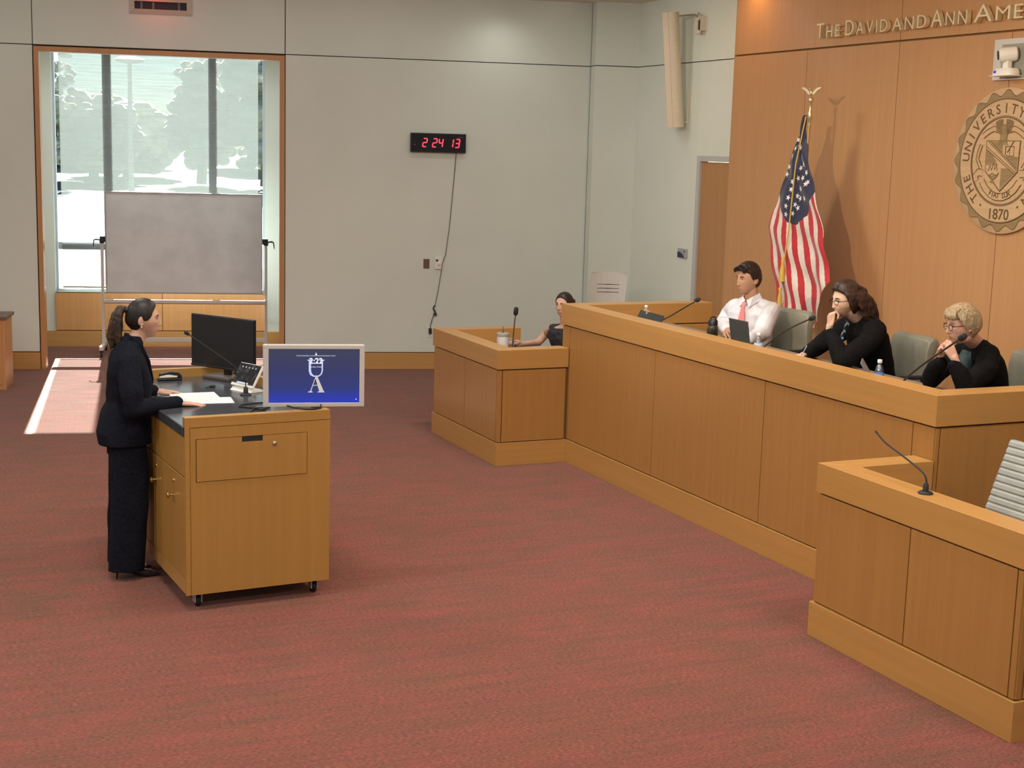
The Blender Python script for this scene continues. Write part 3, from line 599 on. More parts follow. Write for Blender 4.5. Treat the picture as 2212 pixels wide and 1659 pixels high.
pts = [(.01, -.02, 2.715), (-.005, -.008, 2.5), (-.02, -.008, 2.2), (-.055, -.008, 1.8), (-.10, -.012, 1.45), (-.135, -.03, 1.34), (-.15, -.03, 1.24), (-.185, -.008, 1.0), (-.215, -.008, .80)]
pts = [(p[0]+(.004*math.sin(i*2.1)), p[1], p[2]) for i, p in enumerate(pts)]
MB().tube(pts, .0042, 6).build('cord', CORD, cd_, smooth=True)
MB().tube([(-.215, -.01, .81), (-.235, -.02, .795), (-.24, -.02, .77), (-.225, -.03, .75), (-.215, -.02, .72), (-.20, -.025, .70), (-.205, -.02, .685), (-.225, -.02, .695), (-.23, -.01, .71)], .010, 8).build('knot', mat('dark_green_tape', (.03, .05, .05), .5), cd_, smooth=True)
MB().tube([(-.225, -.012, .71), (-.255, -.01, .62), (-.272, -.02, .56), (-.275, -.04, .52)], .0055, 6).build('cord_end', CORD, cd_, smooth=True)
MB().box(-.293, -.258, -.055, -.007, .455, .525).build('plug', BLACKM, cd_, bevel=.006)
ot = wthing('power_outlet', 'white power outlet low on the wall under the clock', 'outlet', 1.795, 0, .475)
MB().box(-.05, .05, -.006, 0, -.068, .068).build('cover_plate', WHITEP, ot, bevel=.002)
for z in (.03, -.03):
    so = MB().box(-.02, .02, -.0075, -.006, z-.018, z+.018).build('socket', WHITEP, ot, bevel=.001)
    MB().box(-.011, -.007, -.008, -.0074, z-.008, z+.008).box(.007, .011, -.008, -.0074, z-.008, z+.008).build('slots', BLACKM, so)
sp = wthing('blank_wall_plate', 'brown blank wall plate left of the white thermostat', 'wall plate', 1.725, 0, 1.335)
MB().box(-.038, .038, -.007, 0, -.06, .06).build('plate', mat('brown_plate', (.16, .09, .065), .4), sp, bevel=.003)
for z in (-.045, .045): MB().lathe([(.004, 0), (.003, .0015)], (0, -.007, z), 10, (0, -1, 0)).build('screw', STEEL, sp)
th = wthing('thermostat', 'white thermostat with a round knob under the wall clock', 'thermostat', 1.875, 0, 1.345)
MB().box(-.047, .047, -.028, 0, -.075, .075).build('housing', WHITEP, th, bevel=.006)
MB().lathe([(.016, 0), (.016, .003)], (-.02, -.028, .035), 16, (0, -1, 0)).build('dial_window', mat('olive_dark', (.06, .06, .04), .4), th)
MB().lathe([(.020, 0), (.020, .012), (.015, .018)], (.008, -.028, -.008), 18, (0, -1, 0)).build('knob', WHITEP, th, smooth=True)
# vent and exit sign
vn = wthing('air_vent', 'beige framed air vent high above the window', 'vent', -1.479, 0, 4.33)
VB = mat('vent_beige', (.60, .50, .42), .5)
def frame_part(n, poly_o, poly_i, d0, d1, mm, par):
    mb = MB()
    k = len(poly_o)
    for i in range(k):
        j = (i+1) % k; a, b, c, d = poly_o[i], poly_o[j], poly_i[j], poly_i[i]
        mb.add([(a[0], d0, a[1]), (b[0], d0, b[1]), (c[0], d1, c[1]), (d[0], d1, d[1]), (a[0], 0, a[1]), (b[0], 0, b[1]), (c[0], 0, c[1]), (d[0], 0, d[1])],
               [(0, 1, 2, 3), (7, 6, 5, 4), (0, 4, 5, 1), (1, 5, 6, 2), (2, 6, 7, 3), (3, 7, 4, 0)])
    return mb.build(n, mm, par)
O4 = [(-.36, -.10), (.36, -.10), (.36, .10), (-.36, .10)]; I4 = [(-.30, -.045), (.30, -.045), (.30, .045), (-.30, .045)]
frame_part('frame', O4, I4, -.010, -.035, VB, vn)
MB().box(-.30, .30, -.006, -.002, -.045, .045).build('dark_opening', mat('vent_dark', (.015, .02, .022), .6), vn)
for x in (-.22, -.085, .21): MB().box(x-.012, x+.012, -.014, -.006, -.045, .045).build('vane', mat('vane_grey', (.14, .14, .14), .6), vn)
ex = wthing('exit_sign', 'red lit exit sign mounted on the wall above the air vent', 'sign', -1.50, 0, 4.515)
MB().box(-.16, .16, -.11, -.05, -.07, .07).box(-.04, .04, -.05, 0, -.03, .03).build('housing', mat('exit_white', (.7, .68, .64), .5), ex, bevel=.004)
text_part('lettering', 'EXIT', .13, RED, ex, (0, -.112, -.046), (1, 0, 0), (0, 0, 1), .001, bold=.002)
for dz in (-.075,):
    l = bpy.data.lights.new('exit_glow', 'AREA'); l.energy = .9; l.color = (1, .05, .05); l.size = .2; l.shape = 'RECTANGLE'; l.size_y = .05
    o = bpy.data.objects.new('exit_glow', l); COL.objects.link(o); o.location = wp(-1.5, -.16, 4.50); o.rotation_euler = (Vector(wp(-1.5, .1, 4.33))-Vector(wp(-1.5, -.16, 4.50))).to_track_quat('-Z', 'Y').to_euler()
# credenza at the left edge
cz = T('credenza', 'wooden credenza with a dark top at the left edge beside the wall', 'cabinet', (1.215, 16.36, 0), YW)
MB().box(-1.5, 0, 0, .5, 0, .78).build('body', wood('red_beech', (.50, .24, .09), 'z'), cz, bevel=.003)
MB().box(-1.52, .025, -.02, .52, .78, .815).build('top', mat('brown_stone', (.14, .095, .07), .4), cz, bevel=.003)
for i in range(3): MB().box(-1.48+.49*i, -1.01+.49*i, -.012, 0, .06, .76).build('door', MATS['red_beech'], cz, bevel=.002)
# column speaker
cs = T('column_speaker', 'tall beige column loudspeaker bracketed to the pale wall above the door', 'loudspeaker', (8.46, 14.62, 3.73))
SPK = mat('speaker_beige', (.66, .58, .44), .55); SPG = noisy('speaker_grille', (.60, .53, .41), (.70, .63, .50), (90, 90, 90), .7, 2)
lean = Matrix.Rotation(math.radians(-6.0), 3, 'Y'); yawm = Matrix.Rotation(math.radians(-128), 3, 'Z')
def spk(v): return lean @ (yawm @ Vector(v))
prof = [(-.095, 0)] + [(-.095*math.cos(PI*k/12)+0, .035+.075*math.sin(PI*k/12)) for k in range(13)] + [(.095, 0)]
mb = MB(); n = len(prof); hs = .65
vs = [spk((x, y, -hs)) for x, y in prof] + [spk((x, y, hs)) for x, y in prof]
mb.add(vs, [tuple(range(n)), tuple(range(2*n-1, n-1, -1))] + [(i, (i+1) % n, n+(i+1) % n, n+i) for i in range(n)]); mb.build('grille', SPG, cs, smooth=True)
mb = MB(); mb.obox(spk((0, -.035, 0)), spk((.098, 0, 0)), spk((0, .035, 0)), spk((0, 0, hs+.004))); mb.build('housing', SPK, cs, bevel=.006)
WBR = mat('bracket_ivory', (.66, .62, .52), .4)
def bk(x0, x1, y0, y1, z0, z1): return MB().box(x0, x1, y0, y1, z0, z1)
bk(.238, .26, -.36, -.24, .42, .60).build('wall_plate', WBR, cs, bevel=.003)
MB().tube([spk((0, -.07, .60)), (.15, -.20, .62), (.20, -.28, .58)], .011, 8).build('hinge_arm', STEEL, cs)
bk(.14, .24, -.32, -.30, .44, .60).box(.14, .16, -.32, -.22, .40, .56).build('tilt_bracket', WBR, cs, bevel=.003)
MB().ell((.17, -.25, .63), (.016, .016, .016)).build('bolt', STEEL, cs, smooth=True)
MB().tube([spk((0, -.07, -.60)), (.24, -.02, -.58)], .010, 8).tube([(.23, -.02, -.60), (.23, -.02, -.30)], .008, 8).build('lower_strut', WBR, cs)
# ------------------------------------------------------------------ lettering on the wood wall
GOLD = mat('letter_metal', (.78, .66, .42), .4, .25)
lt = T('wall_lettering', 'raised metal letters spelling a dedication across the top of the wood wall', 'lettering', (8.5, 11.8, 3.92))
words = [('THE', 11.80, 11.44), ('DAVID', 11.345, 10.73), ('AND', 10.655, 10.20), ('ANN', 10.135, 9.685), ('AMER', 9.60, 8.86)]
dgf = None
def letter(ch, size):
    c = bpy.data.curves.new('l', 'FONT'); c.body = ch; c.size = size; c.extrude = .022; c.offset = -.001; c.resolution_u = 4; c.align_x = 'LEFT'
    t = bpy.data.objects.new('tmp', c); COL.objects.link(t); dg = bpy.context.evaluated_depsgraph_get(); dg.update()
    me = bpy.data.meshes.new_from_object(t.evaluated_get(dg)); bpy.data.objects.remove(t); bpy.data.curves.remove(c)
    return me
for wd, ya, yb in words:
    sizes = [(.205 if (i == 0 and wd != 'AND') else .165) for i in range(len(wd))]
    mes = [letter(c, s) for c, s in zip(wd, sizes)]
    ws = [max(v.co.x for v in m_.vertices)-min(v.co.x for v in m_.vertices) for m_ in mes]
    gap = .046; k = (abs(ya-yb)-gap*(len(wd)-1))/sum(ws); x = 0
    for m_, w_ in zip(mes, ws):
        x0_ = min(v.co.x for v in m_.vertices)
        for v in m_.vertices:
            lx = (v.co.x-x0_)*k + x; ly, lz = v.co.y, v.co.z
            v.co = (-.050-lz, -(lx)-(11.8-ya), ly)
        x += w_*k+gap
        m_.materials.clear(); m_.materials.append(GOLD); m_.name = 'letter'
        if sum((p.normal.x > .9)*p.area for p in m_.polygons) > 0: pass
        bmx = bmesh.new(); bmx.from_mesh(m_); bmesh.ops.recalc_face_normals(bmx, faces=bmx.faces); bmx.to_mesh(m_); bmx.free()
        o = bpy.data.objects.new('letter', m_); COL.objects.link(o); o.parent = lt
        ysl = [v.co.y for v in m_.vertices]
        MB().tube([(-.04, (min(ysl)+max(ysl))/2, .02), (0, (min(ysl)+max(ysl))/2, .02)], .004, 6).build('standoff_pin', STEEL, o)
# ------------------------------------------------------------------ ceiling camera
pc = T('security_camera', 'white pan tilt camera on a grey backplate above the round seal', 'camera', (8.5, 9.13, 3.60))
MB().box(-.03, 0, -.25, .245, -.16, .17).build('backplate', mat('plate_white', (.58, .56, .50), .5), pc, bevel=.003)
MB().box(-.034, -.03, -.17, .15, -.145, .125).build('recess_panel', mat('recess_grey', (.30, .29, .24), .6), pc)
MB().box(-.185, -.03, -.11, .11, -.137, -.131).build('shelf', WHITEP, pc, bevel=.002)
MB().loft([((-.11, .0, -.131), (.075, 0, 0), (0, .115, 0)), ((-.11, .0, -.10), (.075, 0, 0), (0, .112, 0)), ((-.105, .0, -.075), (.06, 0, 0), (0, .095, 0))], 28, 3).build('base', WHITEP, pc, smooth=True)
MB().box(-.13, -.08, -.03, .03, -.085, .0).build('yoke', WHITEP, pc, bevel=.008)
hd_ = MB().lathe([(.048, -.08), (.058, -.07), (.060, .05), (.056, .062), (.040, .066)], (-.115, 0, .035), 24, (-.80, .55, -.12)).build('camera_head', WHITEP, pc, smooth=True)
MB().lathe([(.040, .060), (.036, .072), (.018, .070)], (-.115, 0, .035), 20, (-.80, .55, -.12)).build('lens_ring', BLACKM, hd_, smooth=True)
MB().lathe([(.020, .071), (.001, .074)], (-.115, 0, .035), 16, (-.80, .55, -.12)).build('lens', mat('lens_glass', (.01, .01, .015), .05), hd_, smooth=True)
MB().ell((-.178, .05, -.105), (.012, .020, .012)).build('sensor_window', mat('blue_led', (.02, .02, .06), .1, emit=(.04, .04, .6), estr=.8), pc, smooth=True)
# ------------------------------------------------------------------ seal
SR = .595
sl = T('wall_seal', 'round carved wooden university seal with scalloped edge on the wood wall', 'seal', (8.5, 9.16, 2.785))
SLT = noisy('seal_light', (.50, .33, .175), (.56, .37, .20), (3, 3, 40), .5, 3); SDK = noisy('seal_dark', (.24, .165, .07), (.30, .20, .09), (3, 3, 40), .55, 3); SIN = mat('seal_line', (.13, .075, .03), .6)
def sp2(pts): return [(p[0]*SR, p[1]*SR) for p in pts]
SO, SEX, SEY, SEZ = (0, 0, 0), (0, -1, 0), (0, 0, 1), (-1, 0, 0)
def sprism(name, pts, d0, d1, mm, par=None): return MB().prism(sp2(pts), SO, SEX, SEY, SEZ, d0, d1).build(name, mm, par or sl)
circ = lambda r, n=96: [(r*math.cos(2*PI*k/n), r*math.sin(2*PI*k/n)) for k in range(n)]
MB().lathe([(SR*.985, 0), (SR, .006), (SR, .030), (SR*.985, .036)], SO, 96, SEZ).build('disc', SLT, sl, smooth=True)
NL = 20
scal = lambda k: [((.925+.038*math.cos(NL*2*PI*i/400)+k)*math.cos(2*PI*i/400), (.925+.038*math.cos(NL*2*PI*i/400)+k)*math.sin(2*PI*i/400)) for i in range(400)]
sprism('scallop_outline', scal(.012), .036, .0372, SIN); sprism('scalloped_ring', scal(0), .037, .0385, SDK)
MB().lathe([(SR*.84, .036), (SR*.84, .044), (SR*.835, .046)], SO, 96, SEZ).build('text_ring', SLT, sl)
def ring(name, r0, r1, d0, d1, mm):
    mb = MB(); n = 96
    vs = []
    for r, d in ((r0, d0), (r1, d0), (r1, d1), (r0, d1)): vs += [(-d, -SR*r*math.cos(2*PI*k/n), SR*r*math.sin(2*PI*k/n)) for k in range(n)]
    mb.add(vs, [(q*n+k, q*n+(k+1) % n, ((q+1) % 4)*n+(k+1) % n, ((q+1) % 4)*n+k) for q in range(4) for k in range(n)]); return mb.build(name, mm, sl)
ring('outer_line', .838, .85, .036, .0465, SIN); ring('inner_line', .590, .605, .046, .049, SIN); ring('inner_rim', .612, .620, .046, .048, SIN)
def arc_text(s, rad, a_mid, spread, size, flip=False, name='letter', par=None, d=-.0465):
    n = len(s)
    for i, ch in enumerate(s):
        if ch == ' ': continue
        a = math.radians(a_mid + (spread*((n-1)/2-i)/(n-1) if not flip else -spread*((n-1)/2-i)/(n-1)))
        o_ = (d, -SR*rad*math.cos(a), SR*rad*math.sin(a)); rad_v = Vector((0, -math.cos(a), math.sin(a))); tan = Vector((0, -math.sin(a), -math.cos(a)))
        if flip: rad_v, tan = -rad_v, -tan
        o_ = Vector(o_) - rad_v*size*.34
        text_part(name, ch, size, SIN, par or sl, o_, tan, rad_v, .0012, bold=.0012)
arc_text('THE UNIVERSITY OF AKRON', .72, 90, 272, .112)
text_part('year', '1870', .125, SIN, sl, (-.0465, 0, -SR*.80), (0, -1, 0), (0, 0, 1), .0012, bold=.0015)
for s in (-1, 1): MB().lathe([(.010, 0), (.010, .002)], (-.046, s*SR*.36, -SR*.615), 14, SEZ).build('dot', SIN, sl)
shp = [(-.315, .27), (.315, .27), (.30, -.14), (0, -.40), (-.30, -.14)]
sprism('shield_outline', [(p[0]*1.05, p[1]*1.05-.003) for p in shp], .046, .050, SIN); sprism('shield', shp, .046, .052, SLT)
sprism('shield_field', [(-.30, .262), (0, .262), (0, .09), (-.12, .14)], .052, .0532, SDK); sprism('shield_field', [(.0, -.385), (0, -.10), (.28, -.10), (.29, -.135)], .052, .0532, SDK)
sprism('shield_field', [(-.305, .22), (-.30, -.06), (-.06, -.06)], .052, .0530, SDK); sprism('shield_field', [(.04, .06), (.30, .06), (.295, -.10)], .052, .0530, SDK)
for k, mm in ((.0, SIN), (.012, SLT), (.07, SIN), (.082, SDK)):
    pass
sprism('diagonal_band', [(-.31, .265), (-.24, .265), (.295, -.10), (.26, -.17), (-.31, .16)], .053, .0545, SLT)
for a, b in (((-.31, .16), (.262, -.17)), ((-.24, .265), (.295, -.10)), ((-.31, .195), (.274, -.147)), ((-.28, .265), (.289, -.118))):
    MB().tube([(-.0545, -a[0]*SR, a[1]*SR), (-.0545, -b[0]*SR, b[1]*SR)], .0028, 5).build('band_line', SIN, sl)
def sline(name, pts, r=.0036, mm=None, par=None):
    return MB().tube([(-.0535, -p[0]*SR, p[1]*SR) for p in pts], r, 5).build(name, mm or SIN, par or sl)
sline('book_line', [(.06, .20), (.22, .20), (.22, .07), (.10, .07), (.06, .10), (.06, .20)]); sline('book_spine', [(.14, .20), (.14, .08)], .002); sline('quill', [(.10, .12), (.17, .22), (.21, .27), (.18, .24)], .005)
sprism('lamp_body', [(-.22, -.20), (-.10, -.20), (-.04, -.17), (-.08, -.23), (-.13, -.26), (-.11, -.30), (-.20, -.30), (-.18, -.26)], .052, .0545, SDK)
sline('lamp_line', [(-.22, -.20), (-.16, -.17), (-.10, -.20), (-.03, -.16), (-.08, -.23), (-.14, -.26), (-.22, -.20)]); sline('flame', [(-.25, -.14), (-.21, -.06), (-.18, -.13), (-.15, -.02), (-.12, -.12), (-.09, -.05), (-.07, -.14)], .003)
# scroll with motto
def band(name, ptsc, wdt):
    up, dn = [], []
    for i, p in enumerate(ptsc):
        a = Vector(ptsc[max(i-1, 0)]); b = Vector(ptsc[min(i+1, len(ptsc)-1)]); d = (b-a).normalized(); n_ = Vector((-d.y, d.x))*wdt/2
        up.append(tuple(Vector(p)+n_)); dn.append(tuple(Vector(p)-n_))
    mb = MB(); k = len(ptsc)
    for i in range(k-1): mb.prism(sp2([up[i], up[i+1], dn[i+1], dn[i]]), SO, SEX, SEY, SEZ, .046, .051)
    o = mb.build(name, SLT, sl); sline('scroll_line', up, .0028, None, o); sline('scroll_line', dn, .0028, None, o); return o
band('motto_scroll', [(-.36, -.28), (-.28, -.38), (-.17, -.455), (-.06, -.49), (.06, -.49), (.17, -.455), (.28, -.38), (.36, -.28)], .10)
arc_text('FIAT LUX', .475, 270, 44, .058, flip=True, d=-.0515)
for s in (-1, 1):
    band('side_scroll', [(s*.47, -.28), (s*.50, -.22), (s*.44, -.16), (s*.36, -.17)], .10)
    band('side_ribbon', [(s*.40, -.10), (s*.48, .02), (s*.46, .12), (s*.42, .22)], .05)
    band('top_ribbon', [(s*.10, .42), (s*.20, .44), (s*.30, .40), (s*.40, .34)], .07)
ph = sprism('phoenix_body', [(-.05, .28), (.05, .28), (.07, .36), (.045, .44), (.02, .50), (-.03, .50), (-.045, .44), (-.07, .36)], .046, .056, SDK)
for s in (-1, 1):
    for k in range(6):
        a = math.radians(62+k*9-10)
        sline('feather', [(s*.03, .36+.01*k), (s*(.06+.10*math.cos(a)*1.2), .40+.02*k), (s*(.06+.16*math.cos(a)), .42+.15*math.sin(a))], .0045, SDK, ph)
for k in range(7): sline('flame', [(-.06+.02*k, .30), (-.075+.025*k, .25), (-.09+.03*k, .215+.01*(k % 2))], .004, SDK, ph)
# ------------------------------------------------------------------ flag
fl = T('flag', 'red, white and blue flag with stars hanging on a gold-topped pole by the wood wall', 'flag', (8.0, 11.30, .5))
fo = Vector((8.0, 11.30, .5))
MB().lathe([(.15, 0), (.15, .02), (.12, .05), (.03, .07), (.02, .12)], (0, 0, 0), 24).build('stand', BRASS, fl, smooth=True)
MB().tube([(0, 0, .08), (-.06, -.16, 2.62)], .013, 12).build('pole', wood('pole_oak', (.48, .30, .10), 'z'), fl, smooth=True)
FT = Vector((-.06, -.16, 2.62))
MB().lathe([(.014, 0), (.016, .05), (.022, .06), (.022, .11), (.014, .13), (.012, .20), (.024, .215), (.026, .235), (.014, .255)], FT-Vector((0, 0, .05)), 16).build('ferrule', mat('pale_gold', (.70, .58, .36), .3, .8), fl, smooth=True)
eg = MB(); ec = FT+Vector((0, 0, .225)); EA = Vector((.40, -.91, 0))
eg.ell(ec+Vector((0, 0, .02)), (.018, .018, .03)); eg.ell(ec+Vector((-.012, 0, .055)), (.011, .011, .012))
for s in (-1, 1):
    eg.prism([(0, .0), (.03, .035), (.065, .060), (.105, .062), (.10, .045), (.07, .030), (.04, .0), (.02, -.012)], ec+Vector((0, 0, .01)), EA*s, (0, 0, 1), EA.cross(Vector((0, 0, 1)))*s, -.006, .006)
eg.build('eagle', MATS['pale_gold'], fl, bevel=.003)
def interp(tab, z):
    for (z0, a), (z1, b) in zip(tab[:-1], tab[1:]):
        if z <= z0 and z >= z1: return a+(b-a)*(z0-z)/(z0-z1)
    return tab[0][1] if z > tab[0][0] else tab[-1][1]
FLt = [(3.16, 11.235), (2.94, 11.29), (2.749, 11.40), (2.55, 11.48), (2.416, 11.54), (2.256, 11.645), (2.098, 11.68), (1.875, 11.64), (1.657, 11.565), (1.484, 11.485), (1.31, 11.428), (1.15, 11.40)]
FRt = [(3.16, 11.17), (2.94, 11.155), (2.775, 11.11), (2.564, 11.0), (2.418, 10.93), (2.274, 10.845), (2.11, 10.757), (1.987, 10.72), (1.865, 10.66), (1.60, 10.57), (1.15, 10.55)]
NS, NT = 260, 190
def flag_pt(s, t):       # s 0 left .. 1 right ; t 0 top .. 1 bottom
    if s < .50: zb = 1.40-.28*(s/.50)           # lower edge sags to the middle
    elif s < .72: zb = 1.12+.16*((s-.5)/.22)
    elif s < .80: zb = 1.28+.22*((s-.72)/.08)
    else: zb = 1.50+.16*((s-.80)/.20)
    z = 3.16-(3.16-zb)*t
    yl, yr = interp(FLt, z), interp(FRt, z)
    y = yl+(yr-yl)*s
    amp = .005+.022*min(1, max(0, (t-.25)*1.8)); ph_ = 3.4*PI*s+1.1*t+.6
    x = 7.93+amp*math.sin(ph_)+.008*math.sin(13*s+5*t) - .03*t
    y += amp*.42*math.cos(ph_)*t
    x += .010*math.sin(z*17+s*9)
    return Vector((x, y, z))-fo
mb = MB()
for j in range(NT+1):
    for i in range(NS+1): mb.v.append(tuple(flag_pt(i/NS, j/NT)))
def canton(s):
    return .42+.09*min(s/.34, 1) if s < .34 else .51-.04*(s-.34)/.66
def stripe(s, t):
    # stripes fan out and sweep rightwards on the way down
    k = s*12.6 + (1-t)*1.6
    return int(k) % 2
for j in range(NT):
    for i in range(NS):
        s, t = (i+.5)/NS, (j+.5)/NT
        m_ = 2 if t < canton(s) else (1 if stripe(s, t) else 0)
        mb.f.append((j*(NS+1)+i, j*(NS+1)+i+1, (j+1)*(NS+1)+i+1, (j+1)*(NS+1)+i)); mb.mi.append(m_)
FRD = noisy('flag_red', (.42, .010, .018), (.50, .016, .024), (8, 8, 8), .6, 2, sheen=.3); FWH = noisy('flag_white', (.66, .56, .48), (.76, .66, .58), (8, 8, 8), .6, 2, sheen=.3); FBL = noisy('flag_blue', (.010, .014, .045), (.016, .020, .06), (8, 8, 8), .6, 2, sheen=.3)
me = bpy.data.meshes.new('cloth'); me.from_pydata(mb.v, [], mb.f)
for m_ in (FRD, FWH, FBL): me.materials.append(m_)
me.polygons.foreach_set('material_index', mb.mi); me.polygons.foreach_set('use_smooth', [True]*len(me.polygons))
cl = bpy.data.objects.new('cloth', me); COL.objects.link(cl); cl.parent = fl
so = cl.modifiers.new('thick', 'SOLIDIFY'); so.thickness = .003
stars = [(266, 380), (255, 432), (246, 482), (300, 482), (196, 568), (186, 620), (288, 535), (320, 557), (280, 590), (309, 610), (244, 628), (295, 664), (336, 632), (237, 678), (270, 695), (333, 687), (228, 732), (286, 718), (349, 706), (264, 750), (319, 740), (218, 784), (278, 772), (255, 805), (211, 835), (288, 405)]
def star_st(cx_, cy_):
    px, py = 1640+cx_/3.073, 180+cy_/3.073
    z = 3.115-(py-260)*(3.115-1.17)/(700-260)
    t = (3.16-z)/(3.16-1.28)
    yl = interp([(260, 1735), (300, 1727), (345, 1710), (390, 1697), (420, 1688), (455, 1672), (490, 1666)][::1] and [(-260, 1735), (-300, 1727), (-345, 1710), (-390, 1697), (-420, 1688), (-455, 1672), (-490, 1666)], -py)
    yr = interp([(-260, 1748), (-300, 1746), (-340, 1750), (-390, 1762), (-425, 1770), (-460, 1780), (-500, 1790)], -py)
    return min(.97, max(.03, (px-yl)/(yr-yl))), t
SW = mat('star_white', (.80, .78, .74), .6)
for q in stars:
    s, t = star_st(*q); t = min(t, canton(s)-.03)
    p = flag_pt(s, t); du = (flag_pt(s+.02, t)-p).normalized(); dv = (p-flag_pt(s, t+.02)); dv = (dv-du*dv.dot(du)).normalized(); nn = du.cross(dv)
    if nn.x > 0: nn = -nn
    poly = [((.030 if k % 2 == 0 else .012)*math.sin(2*PI*k/10), (.030 if k % 2 == 0 else .012)*math.cos(2*PI*k/10)) for k in range(10)]
    MB().prism(poly, p+nn*.006, du, dv, nn, 0, .002).build('star', SW, cl)
GC = mat('gold_cord', (.62, .40, .06), .5)
ts = MB().tube([FT+Vector((-.03, .02, .03)), (-.13, -.08, 2.2), (-.13, -.03, 1.6), (-.14, .01, 1.25)], .007, 6).build('tassel_cord', GC, fl, smooth=True)
MB().lathe([(.006, .13), (.018, .10), (.014, .07), (.026, .0), (.030, -.10), (.004, -.105)], (-.145, .015, 1.20), 12).build('tassel', GC, fl, smooth=True)
MB().lathe([(.006, .10), (.018, .08), (.012, .05), (.020, .0), (.022, -.09), (.004, -.095)], (-.150, .025, .95), 12).build('tassel', GC, fl, smooth=True)
# ------------------------------------------------------------------ people
def fuse(mb, voxel=.0035, smooth=4, wrinkle=None):
    """one continuous surface from overlapping closed shapes"""
    me = mb.mesh('t'); o = bpy.data.objects.new('t', me); COL.objects.link(o)
    r = o.modifiers.new('r', 'REMESH'); r.mode = 'VOXEL'; r.voxel_size = voxel; r.adaptivity = 0
    if smooth:
        s_ = o.modifiers.new('s', 'SMOOTH'); s_.factor = .5; s_.iterations = smooth
    dg = bpy.context.evaluated_depsgraph_get(); dg.update(); out = bpy.data.meshes.new_from_object(o.evaluated_get(dg))
    bpy.data.objects.remove(o); bpy.data.meshes.remove(me)
    if wrinkle:
        amp, sc, ax = wrinkle
        n = len(out.vertices); co = np.empty(n*3); out.vertices.foreach_get('co', co); co = co.reshape(-1, 3); no = np.empty(n*3); out.vertices.foreach_get('normal', no); no = no.reshape(-1, 3)
        d = np.zeros(n); rs = np.random.RandomState(5)
        for k in range(9):
            v = rs.normal(size=3)*np.array(ax); v = v/np.linalg.norm(v)*sc*(1+.35*k)
            w2 = rs.normal(size=3)*sc*.25
            d += np.sin(co @ v + 1.8*np.sin(co @ w2 + k) + rs.uniform(0, 6))/(1+.25*k)
        co += no*(d/3*amp)[:, None]; out.vertices.foreach_set('co', co.ravel())
    out.polygons.foreach_set('use_smooth', [True]*len(out.polygons))
    return out
def place(name, me, mats, parent, org):
    if not isinstance(mats, (list, tuple)): mats = [mats]
    me.transform(Matrix.Translation(-Vector(org))); me.name = name; me.materials.clear()
    for m_ in mats: me.materials.append(m_)
    o = bpy.data.objects.new(name, me); COL.objects.link(o); o.parent = parent; return o
def ico_dirs(sub):
    bm = bmesh.new(); bmesh.ops.create_icosphere(bm, subdivisions=sub, radius=1); bm.verts.ensure_lookup_table()
    v = np.array([tuple(x.co) for x in bm.verts]); f = [tuple(q.index for q in p.verts) for p in bm.faces]; bm.free(); return v, f
DIRS, IFACES = ico_dirs(6)
def G(x, s): return np.exp(-(x/s)**2)
def SS(x): x = np.clip(x, 0, 1); return x*x*(3-2*x)
def head_shape(n, fem=1.0, jaw=1.0, nose=1.0, detail=True):
    """unit directions -> head surface, x right, y forward, z up (metres)"""
    x, y, z = n[:, 0], n[:, 1], n[:, 2]
    X = .0755*x; Z = .118*z
    lo = SS(-Z/.118); yp = np.clip(y, 1e-9, 1); Y = np.where(y > 0, .094*yp**(1-.50*SS(-z/.75)-.28*SS(z/.8)), .100*y)                                       # towards the chin
    X = X*(1-.34*lo*(2-jaw)); 
    Y = np.where(Y < 0, Y*(1-.42*SS((-Z-.015)/.09)), Y)       # nape
    X = X*(1+.04*G(Z-.05, .05)); Y = Y-np.where(y > 0, .006*SS(Z/.10), 0)
    fr = SS((y-.15)/.4)
    Y = Y + fr*.010*G(Z+.096, .020)*G(X, .030)               # chin
    Y = Y - fr*.006*G(Z+.086, .008)*G(X, .03)
    X = X + np.sign(X)*fr*.003*G(Z+.018, .022)                # cheek bones
    if detail:
        Y = Y + fr*.004*G(Z-.026, .010)*G(np.abs(X)-.026, .022)
        for s in (-1, 1): Y = Y - fr*.012*G(X-s*.031, .015)*G(Z-.004, .0105)
        t = np.clip((.024-Z)/.058, 0, 1); prof = np.where((Z < .026) & (Z > -.052), t**1.1, 0)*np.where(Z < -.036, SS((Z+.052)/.016), 1)
        wd = .0068+.0052*t
        Y = Y + fr*(.0255*nose*prof+.006*G(Z-.014, .02))*G(X, wd)
        Y = Y + fr*.0065*G(Z+.0605, .0045)*G(X, .021) + fr*.0070*G(Z+.0725, .005)*G(X, .018) - fr*.006*G(Z+.0665, .0022)*G(X, .023) - fr*.003*G(Z+.081, .004)*G(X, .02)
        Y = Y + fr*.004*G(Z+.065, .022)*G(X, .03)
    return np.stack([X, Y, Z], 1)
